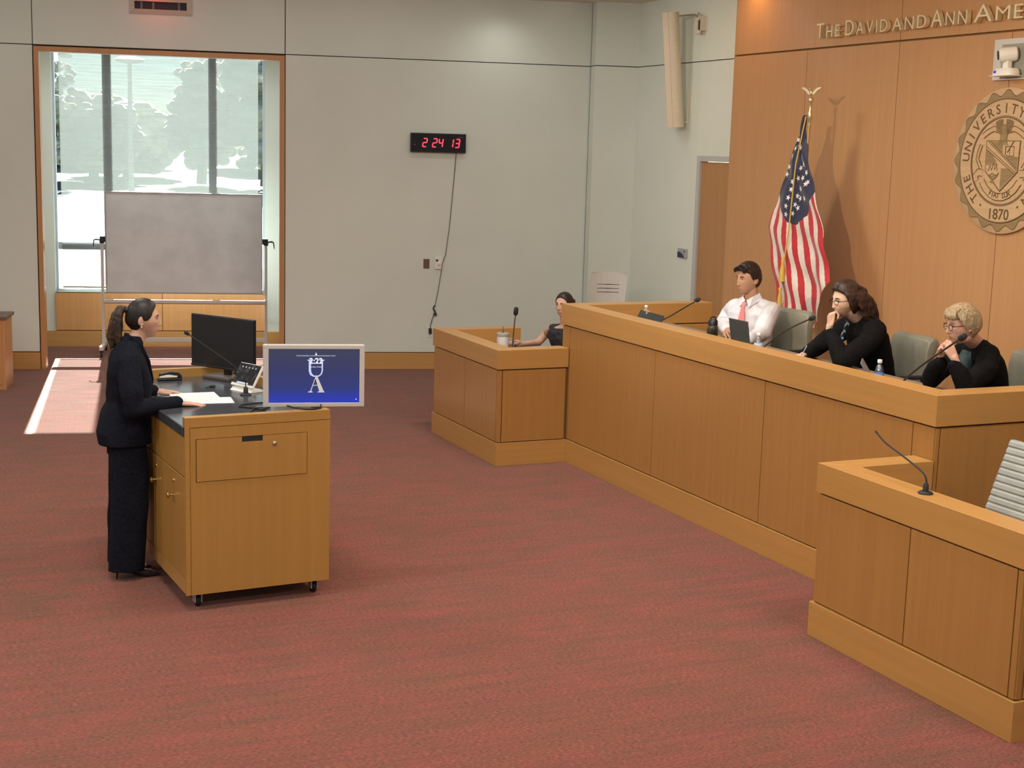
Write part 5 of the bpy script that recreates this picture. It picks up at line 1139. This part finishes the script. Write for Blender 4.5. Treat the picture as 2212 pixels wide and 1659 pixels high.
# ---- 4 blonde woman
def woman2():
    O = Vector((6.92, 7.36, .98)); F = Vector((-.95, .30, 0)); S = Vector((-.30, -.95, 0))
    H = Head((6.42, 7.195, 1.722), (-.955, .22, -.14), (-.10, 0, 1), 1.04, nose=.95, jaw=.95)
    nb = Vector((6.62, 7.27, 1.585)); sh = O.lerp(nb, .91); sL = sh+S*.155+Vector((0, 0, -.01)); sR = sh-S*.155+Vector((0, 0, -.01))
    wL, wR = Vector((6.275, 7.075, 1.515)), Vector((6.265, 7.20, 1.515))
    pL = [sL, Vector((6.52, 7.06, 1.44)), Vector((6.335, 7.03, 1.335)), Vector((6.30, 7.05, 1.43)), wL-Vector((0, 0, .04))]; pR = [sR, Vector((6.55, 7.44, 1.44)), Vector((6.35, 7.38, 1.335)), Vector((6.30, 7.28, 1.43)), wR-Vector((0, 0, .04))]
    hands = [dict(wrist=wL, d=(-.35, .38, .85), nrm=(-.35, -.85, .2), side=(.85, .1, .3), curl=((30, 70, 40), (34, 72, 40), (38, 74, 40), (42, 76, 40)), sc=.95, thumb=(.15, .5)),
             dict(wrist=wR, d=(-.30, -.34, .88), nrm=(-.35, .85, .2), side=(.85, -.1, .3), curl=((30, 70, 40), (34, 72, 40), (38, 74, 40), (42, 76, 40)), sc=.95, thumb=(.15, .5))]
    t = seated('blonde woman in glasses and a black blazer with hands clasped under her chin', O, H, nb, O, S, F, [pL, pR], hands, SK4, .92, brow=(.20, .12, .06), browr=.0024)
    line = hl([(-.11, -.095), (-.04, -.095), (-.022, -.060), (-.012, .005), (.004, .018), (.020, .020), (.035, .035), (.055, .045), (.08, .045), (.1, .045)])
    def ex(mb, s):
        rnd = random.Random(4)
        for k in range(17):
            x = -.066+.0083*k; mb.chain([s.w((x*.75+.006, .03, .122-2*x*x)), s.w((x*.95, .076, .108-3*x*x)), s.w((x*1.08-.002, .104-5*x*x, .074)), s.w((x*1.12-.006, .106-6*x*x, .040+.016*rnd.random()))], [.010, .008, .0055, .0022], 8)
        for q in (-1, 1):
            for k in range(12):
                a = k/11; y0 = .062-.075*a; mb.chain([s.w((q*.060, y0, .088)), s.w((q*.086, y0-.012, .045)), s.w((q*(.090), y0-.030, .012)), s.w((q*.087, y0-.050, -.012-.01*rnd.random()))], [.008, .008, .007, .003], 8)
    H.hair('hair', line, lambda P: .016+.006*SS((P[:, 2])/.08)+.010*G(P[:, 1]+.09, .06)*G(P[:, 2], .07), H_BL, t, O, ex, .0035, smooth=5)
    glasses(H, t, O, (.03, .022, .018), 0, .0021, .022, .020)
    j = MB(); j.loft(torso_rings(O, nb+Vector((.02, 0, -.005)), S, F, .95, extra=.022))
    for sh_ in (sL, sR): j.chain([nb+(sh_-nb)*.35+Vector((.01, 0, -.01)), sh_], [.062, .072])
    j.chain(pL, [.078, .074, .064, .054, .044]); j.chain(pR, [.078, .074, .064, .054, .044])
    place('blazer', fuse(j, .006, 6, (.0055, 19, (1, 1, .8))), BLK, t, O)
    f, s_ = F.normalized(), S.normalized()
    c = MB(); c.loft([(nb+f*.035-Vector((0, 0, .05)), s_*.055, f*.055), (nb+f*.085-Vector((0, 0, .16)), s_*.065, f*.06), (nb+f*.06-Vector((0, 0, .26)), s_*.06, f*.06)])
    place('blouse', fuse(c, .005, 2), noisy('blouse_teal', (.010, .028, .030), (.03, .06, .062), (60, 60, 60), .6, 3), t, O)
    trousers(t, O, O, S, F, BLK)
woman2()
leather_chair('grey leather chair behind the blonde woman at the right edge', (7.16, 7.36), math.radians(-4), 1.49)
# ---- 5 witness
def witness():
    O = Vector((6.05, 12.16, .64)); F = Vector((-.85, -.52, 0)); S = Vector((.52, -.85, 0))
    H = Head((5.95, 12.115, 1.322), (-.86, -.50, -.02), (0, 0, 1), .99, nose=.9, jaw=.98)
    nb = Vector((5.985, 12.125, 1.13)); sh = O.lerp(nb, .88); sL, sR = sh+S*.165, sh-S*.165
    arms = [[sL, (6.05, 11.88, 1.0), (6.0, 11.85, .86), (5.9, 11.82, .85), (5.75, 11.80, .84)], [sR, (5.99, 12.56, 1.0), (5.90, 12.56, .905), (5.78, 12.51, .905), (5.63, 12.45, .905)]]
    hands = [dict(wrist=(5.62, 12.445, .925), d=(-.85, -.25, .25), nrm=(.2, .1, 1), side=(.2, -.9, .1), curl=((60, 80, 45), (62, 82, 45), (66, 84, 45), (70, 84, 45)), sc=1.12, thumb=(.3, .4)),
             dict(wrist=(5.74, 11.80, .84), d=(-1, .2, 0), nrm=(0, 0, 1), side=(0, 1, 0), curl=(10, 20, 12), sc=.95)]
    t = seated('young woman with slicked-back dark hair in a sleeveless black vest in the witness box', O, H, nb, O, S, F, arms, hands, SK5, .97, brow=(.03, .018, .012))
    def ex(mb, s): mb.ell(s.w((0, -.125, .02)), (.038, .038, .034))
    H.hair('hair', SLICK, lambda P: .007+.004*SS(P[:, 2]/.1)-.006*G(P[:, 0], .0022), H_WIT, t, O, ex)
    j = MB(); r = torso_rings(O, nb, S, F, .97, extra=.016)[:6]; j.loft(r)
    for q in (1, -1): j.chain([nb+(S*.06*q)+Vector((0, 0, -.045)), sh+S*(.145*q)+Vector((0, 0, -.005)), sh+S*(.165*q)+Vector((0, 0, -.06))], [.050, .060, .055])
    place('vest', fuse(j, .005, 5, (.006, 32, (1, 1, .8))), noisy('vest_black', (.012, .012, .014), (.022, .022, .025), (50, 50, 50), .8, 2), t, O)
    for z in (.93, 1.03): MB().lathe([(.010, 0), (.008, .005)], O.lerp(nb, 0)+F*.150+Vector((-.0, 0, z-.64))-O, 12, F).build('button', mat('gold', (.8, .6, .25), .2, 1), t)
    trousers(t, O, O, S, F, BLK)
witness()
# ------------------------------------------------------------------ things on the bench and in the boxes
CZ = 1.270
def bottle(label, x, y, z, lab=(.08, .25, .70), h=.205):
    t = T('water_bottle', label, 'bottle', (x, y, z), 0, 'small plastic water bottles on the bench'); k = h/.205
    MB().lathe([(.026, 0), (.031, .006), (.031, .05), (.0285, .06), (.031, .07), (.031, .115), (.029, .135), (.022, .160), (.0125, .178), (.0125, .19)], (0, 0, 0), 20).build('bottle_body', CLEAR, t, smooth=True).scale = (1, 1, k)
    MB().lathe([(.0285, .002), (.0295, .008), (.0295, .095), (.0285, .096)], (0, 0, 0), 18).build('water', glass_mat('water', (.90, .94, .96), .08) if 'water' not in bpy.data.materials else bpy.data.materials['water'], t, smooth=True)
    MB().lathe([(.0318, .068), (.0322, .070), (.0322, .132), (.0290, .138)], (0, 0, 0), 20).build('label', mat('label_%d' % int(lab[2]*100), lab, .4), t, smooth=True)
    MB().lathe([(.0145, .186), (.0150, .188), (.0150, .203), (.0135, .205)], (0, 0, 0), 18).build('cap', mat('cap_white', (.78, .78, .76), .4), t, smooth=True).scale = (1, 1, k)
    return t
bottle('clear water bottle half hidden behind the dark laptop at the bench\'s far end', 6.10, 10.80, CZ, (.70, .74, .80), .19)
bottle('clear water bottle with a pale blue label beside the white-shirted man\'s laptop', 5.90, 8.75, CZ, (.42, .52, .68), .215)
bottle('clear water bottle with a bright blue label in front of the black-suited man', 5.86, 7.30, CZ, (.06, .24, .66), .225)
tm = T('tumbler', 'dark translucent sports bottle with a black lid and white circle on the bench', 'bottle', (5.90, 9.385, CZ))
MB().lathe([(.040, 0), (.044, .008), (.044, .165), (.040, .185), (.032, .195)], (0, 0, 0), 26).build('bottle_body', noisy('smoke_plastic', (.018, .014, .010), (.05, .04, .028), (14, 14, 10), .12, 2), tm, smooth=True)
MB().lathe([(.034, .192), (.037, .194), (.037, .225), (.033, .232), (.028, .238)], (0, 0, 0), 24).build('lid', BLACK, tm, smooth=True)
MB().tube([(-.026, 0, .232), (-.022, 0, .252), (0, 0, .258), (.022, 0, .252), (.026, 0, .232)], .005, 8).build('carry_loop', BLACK, tm, smooth=True)
mb = MB(); cdir = Vector((-.55, -.83, 0)); sdir = Vector((.83, -.55, 0))
mb.tube([cdir*.0448*math.cos(a*.0)+(cdir*(math.sqrt(max(0, .0450**2-(.022*math.cos(a))**2))-.0448))+sdir*(.022*math.cos(a))+Vector((0, 0, .085+.030*math.sin(a))) for a in [2*PI*k/20 for k in range(21)]], .0013, 5)
for q in (-1, 1): mb.tube([cdir*.0448+sdir*q*.009+Vector((0, 0, .103)), cdir*.0452+sdir*q*.009+Vector((0, 0, .075)), cdir*.0455+Vector((0, 0, .068))], .0015, 5)
mb.build('printed_emblem', mat('print_grey', (.35, .35, .36), .5), tm)
# laptops
LPT = noisy('laptop_grey', (.050, .052, .054), (.062, .064, .066), (30, 30, 30), .45, 2)
def laptop(label, c, yaw, w, d, open_deg, mm=None, group=None):
    """local -y side is the back of the lid"""
    t = T('laptop', label, 'laptop', c, yaw, group)
    MB().box(-w/2, w/2, 0, d, .0, .014).build('base', mm or LPT, t, bevel=.003)
    a = math.radians(open_deg); up = Vector((0, -math.cos(a), math.sin(a))) if open_deg < 90 else Vector((0, math.sin(a-PI/2), math.cos(a-PI/2))); up = Vector((0, math.cos(a), math.sin(a))); n_ = Vector((0, -up.z, up.y))
    MB().obox(Vector((0, .006, .014))+up*d/2, (w/2, 0, 0), up*d/2, n_*.004).build('lid', mm or LPT, t, bevel=.003)
    MB().obox(Vector((0, .006, .014))+up*d/2-n_*.0045, (w/2-.01, 0, 0), up*(d/2-.012), n_*.0005).build('display', mat('lcd_dim', (.02, .02, .03), .2, emit=(.10, .13, .18), estr=.5), t)
    MB().box(-w/2+.02, w/2-.02, .02, d*.62, .014, .0155).build('keyboard', BLACKM, t)
    return t
l1 = laptop('black laptop with stickers on its lid, alone at the bench\'s far end', (5.90, 10.48, CZ), math.radians(-90-4), .46, .165, 64, noisy('laptop_black', (.010, .012, .012), (.022, .024, .024), (20, 20, 20), .4, 2))
for (x, z, r, c_) in ((-.09, .155, .018, (.30, .22, .12)), (.10, .06, .026, (.10, .11, .08))):
    a = math.radians(64); up = Vector((0, math.cos(a), math.sin(a))); n_ = Vector((0, -up.z, up.y))
    MB().lathe([(r, 0), (r, .0008)], Vector((x, .006, .014))+up*z+n_*.0046, 8, n_).build('sticker', mat('sticker_%d' % int(c_[0]*100), c_, .5), l1)
l2 = laptop('open grey laptop in front of the man in the white shirt', (6.02, 9.16, CZ), math.radians(-88), .25, .25, 100)
l3 = laptop('grey laptop folded low between the black-suited man and the nearest water bottle', (5.98, 7.46, CZ), math.radians(50), .24, .20, 58, noisy('laptop_silver', (.16, .17, .19), (.19, .20, .22), (30, 30, 30), .4, 2))
WP = mat('plain_paper', (.8, .8, .77), .8)
def bsheet(label, x, y, rz, w=.216, h=.28, mm=None, z=0): return tag(MB().box(-w/2, w/2, -h/2, h/2, 0, .0015).build('paper_sheet', mm or WP, loc=(x, y, CZ+z), rz=rz), label, 'paper')
bsheet('white paper lying on the bench just beside the stickered laptop', 6.00, 10.16, .3)
bsheet('white papers lying on the bench left of the dark sports bottle', 6.00, 9.72, 1.2, .24, .30)
nbk = tag(MB().box(-.09, .09, -.13, .13, 0, .012).build('legal_pad', mat('pad_yellow', (.72, .62, .25), .7), loc=(6.07, 9.45, CZ), rz=.15, bevel=.002), 'yellow legal pad on the bench by the white-shirted man\'s hand', 'notepad')
cup = T('coffee_lid', 'pale yellow cup lid beneath the white-shirted man\'s fingers on the bench', 'lid', (5.98, 9.24, CZ+.0))
MB().lathe([(.030, 0), (.034, .004), (.036, .045), (.034, .052), (.020, .056)], (0, 0, 0), 20).build('lid', mat('cream_plastic', (.70, .62, .36), .4), cup, smooth=True)
# bench microphones
BM = mat('mic_brown', (.045, .030, .022), .4)
GRP = 'gooseneck microphones along the bench'
goose('long gooseneck microphone leaning over the far end of the bench', (6.20, 10.72, CZ), [(6.20, 10.72, CZ), (6.20, 10.70, CZ+.06), (6.19, 10.52, CZ+.13), (6.15, 10.05, CZ+.31)], .006, .018, .03, GRP, .05, BM)
goose('long gooseneck microphone between the white-shirted and black-suited men', (6.05, 8.96, CZ), [(6.05, 8.96, CZ), (6.05, 8.94, CZ+.05), (6.05, 8.82, CZ+.13), (6.04, 8.60, CZ+.25), (6.03, 8.31, CZ+.365)], .006, .018, .03, GRP, .05, BM)
goose('long gooseneck microphone rising in front of the blonde woman\'s chin', (6.02, 7.30, CZ), [(6.02, 7.30, CZ), (6.02, 7.28, CZ+.06), (5.99, 7.05, CZ+.22), (5.97, 6.70, CZ+.435)], .007, .021, .03, GRP, .055, BM)
goose('gooseneck microphone standing upright in the witness box', (5.20, 11.62, 1.035-.235), [(5.20, 11.62, .80), (5.20, 11.62, .90), (5.200, 11.615, 1.10), (5.21, 11.60, 1.305)], .0055, .021, .035, None, .07, mat('mic_bronze', (.10, .075, .06), .35, .5))
goose('thin black gooseneck microphone mounted on the near clerk box\'s rail', (4.985, 5.765, 1.0335), [(4.985, 5.765, 1.0335), (4.985, 5.765, 1.105), (4.985, 5.81, 1.145), (4.99, 5.98, 1.195), (4.99, 6.12, 1.235), (4.985, 6.19, 1.275)], .005, .006, .040, None, .02)
# mug
mg = T('insulated_mug', 'tall white insulated mug with a grey lid on the witness box counter', 'mug', (5.42, 12.35, .80))
MB().lathe([(.052, 0), (.056, .006), (.058, .205), (.056, .21)], (0, 0, 0), 28).build('mug_body', mat('mug_white', (.62, .62, .60), .4), mg, smooth=True)
MB().lathe([(.058, .205), (.061, .208), (.061, .232), (.055, .238)], (0, 0, 0), 28).build('lid', mat('mug_lid', (.36, .35, .30), .4), mg, smooth=True)
MB().tube([(.05, -.02, .18), (.085, -.035, .18), (.092, -.04, .15), (.092, -.04, .08), (.08, -.035, .06), (.05, -.02, .06)], .010, 8).build('handle', mat('mug_handle', (.30, .29, .26), .4), mg, smooth=True)
MB().tube([(0, 0, .235), (0, 0, .275)], .010, 8).tube([(.003, 0, .27), (.0, 0, .30)], .004, 6).build('straw_spout', mat('straw_brown', (.20, .13, .09), .4), mg, smooth=True)
pp = tag(MB().box(-.10, .10, -.13, .13, 0, .0015).build('paper_sheet', WP, loc=(5.45, 12.42, .8005), rz=.4), 'sheet of paper under the witness\'s fist', 'paper')
# plastic chair on the far platform
def slotted_chair(name, label, loc, yaw, col, w=.44, zb=.44, zt=.90, group=None):
    t = T(name, label, 'chair', loc, yaw, group); mm = mat('chair_shell_%d' % int(col[0]*100), col, .45)
    pr = []; n = 15
    def pt(u, v, o):      # u -1..1, v 0..1
        r = min(1, (1-v)/.10) if v > .90 else 1
        wdt = w/2*(1.0-.10*(1-v))*(.90+.10*math.sqrt(max(0, 1-(1-r)**2)) if v > .9 else 1)
        return (u*wdt, .05*u*u*-1+.05-.10*v+o, zb+(zt-zb)*v - (.012*u**6))
    rows = [0, .12, .24, .36, .46, .475, .56, .575, .66, .675, .80, .90, .96, 1.0]; cols = [-1, -.9, -.62, -.3, 0, .3, .62, .9, 1]
    vs = []; fs = []
    for o in (0, .014):
        for v in rows:
            for u in cols: vs.append(pt(u, v, -o))
    NR, NC = len(rows), len(cols); slot = set()
    for r_i in (4, 6, 8):
        for c_i in range(2, 6): slot.add((r_i, c_i))
    off = NR*NC
    for i in range(NR-1):
        for j in range(NC-1):
            if (i, j) in slot: continue
            a = i*NC+j; fs += [(a, a+1, a+NC+1, a+NC), (off+a, off+a+NC, off+a+NC+1, off+a+1)]
            for (di, dj, e) in ((-1, 0, (a, a+1)), (1, 0, (a+NC, a+NC+1)), (0, -1, (a, a+NC)), (0, 1, (a+1, a+NC+1))):
                ii, jj = i+di, j+dj
                if not (0 <= ii < NR-1 and 0 <= jj < NC-1) or (ii, jj) in slot: fs.append((e[0], e[1], off+e[1], off+e[0]))
    mb = MB(); mb.add(vs, fs); bk_ = mb.build('backrest', mm, t)
    for r_i in (4, 6, 8):
        v_ = (rows[r_i]+rows[r_i+1])/2; y_ = .05-.10*v_-.012; z_ = zb+(zt-zb)*v_
        MB().box(-w*.30, w*.30, y_-.004, y_+.006, z_-.0042, z_+.0042).build('slot', GROOVE, bk_)  # dark insets stand in for the shadow inside the slots
    MB().box(-w/2, w/2, -.0, .44, zb-.03, zb).build('seat', mm, t, bevel=.012)
    for sx in (-1, 1):
        for y in (.02, .42): MB().tube([(sx*(w/2-.02), y, zb-.03), (sx*(w/2+.01), y+(.03 if y > .2 else -.03), 0)], .011, 8).build('leg', GREYM, t, smooth=True)
    return t
slotted_chair('plastic_chair', 'pale grey plastic chair with three slots in its back, by the far corner', (7.80, 14.75, .5), math.radians(-22), (.80, .82, .75), .44, .44, .90)
slotted_chair('plastic_chair', 'white plastic chair the witness sits on, mostly hidden behind her', (6.10, 12.22, .15), math.radians(90+30+180+180), (.70, .72, .66), .46, .44, .86)
# ribbed office chair in the clerk box
rc = T('office_chair', 'pale grey ribbed office chair with chrome frame in the near clerk box', 'chair', (5.60, 5.575, 0), math.radians(0))
RIB = noisy('ribbed_vinyl', (.27, .28, .255), (.32, .33, .30), (8, 8, 8), .5, 2)
zt, zb_ = 1.27, .52
def rcp(y, k): return Vector((-.26+.28*k-.0*y, y, zb_+(zt-zb_)*k))
mb = MB(); prof = []
NRB = 20
for i in range(NRB*4+1):
    k = i/(NRB*4); p = rcp(0, k); ph_ = (i % 4); d = .008 if ph_ in (1, 2, 3) else .0
    prof.append((p.x-d, p.z))
for y0, y1 in ((-.27, .27),):
    vs = []
    for x, z in prof: vs += [(x, y0, z), (x, y1, z), (x+.022, y1, z), (x+.022, y0, z)]
    n = len(prof); fs = [(i*4+j, i*4+(j+1) % 4, (i+1)*4+(j+1) % 4, (i+1)*4+j) for i in range(n-1) for j in range(4)]+[(0, 1, 2, 3), tuple((n-1)*4+j for j in (3, 2, 1, 0))]
    mb.add(vs, fs)
mb.build('backrest', RIB, rc)
CHR = mat('chrome', (.6, .6, .58), .15, 1)
for q in (-1, 1):
    MB().tube([rcp(q*.275, 1.0)+Vector((.012, 0, .0)), rcp(q*.278, .5)+Vector((.014, 0, 0)), rcp(q*.275, 0)+Vector((.03, 0, -.03)), (.0, q*.275, .47), (-.62+.0, q*.275, .47)], .012, 8).build('side_rail', CHR, rc, smooth=True)
MB().tube([rcp(-.275, .985)+Vector((.012, 0, 0)), rcp(.275, .985)+Vector((.012, 0, 0))], .010, 8).build('top_bar', CHR, rc, smooth=True)
MB().box(-.60, -.20, -.26, .26, .475, .50).build('seat', RIB, rc, bevel=.01)
MB().tube([(-.35, 0, .47), (-.35, 0, .08)], .028, 10).build('column', CHR, rc, smooth=True)
for k in range(5):
    a = 2*PI*k/5+.3; MB().tube([(-.35, 0, .10), (-.35+.28*math.cos(a), .28*math.sin(a), .06)], [.022, .014], 8).build('leg', CHR, rc); MB().ell((-.35+.28*math.cos(a), .28*math.sin(a), .028), .027, None, 10, 7).build('caster', BLACKM, rc)
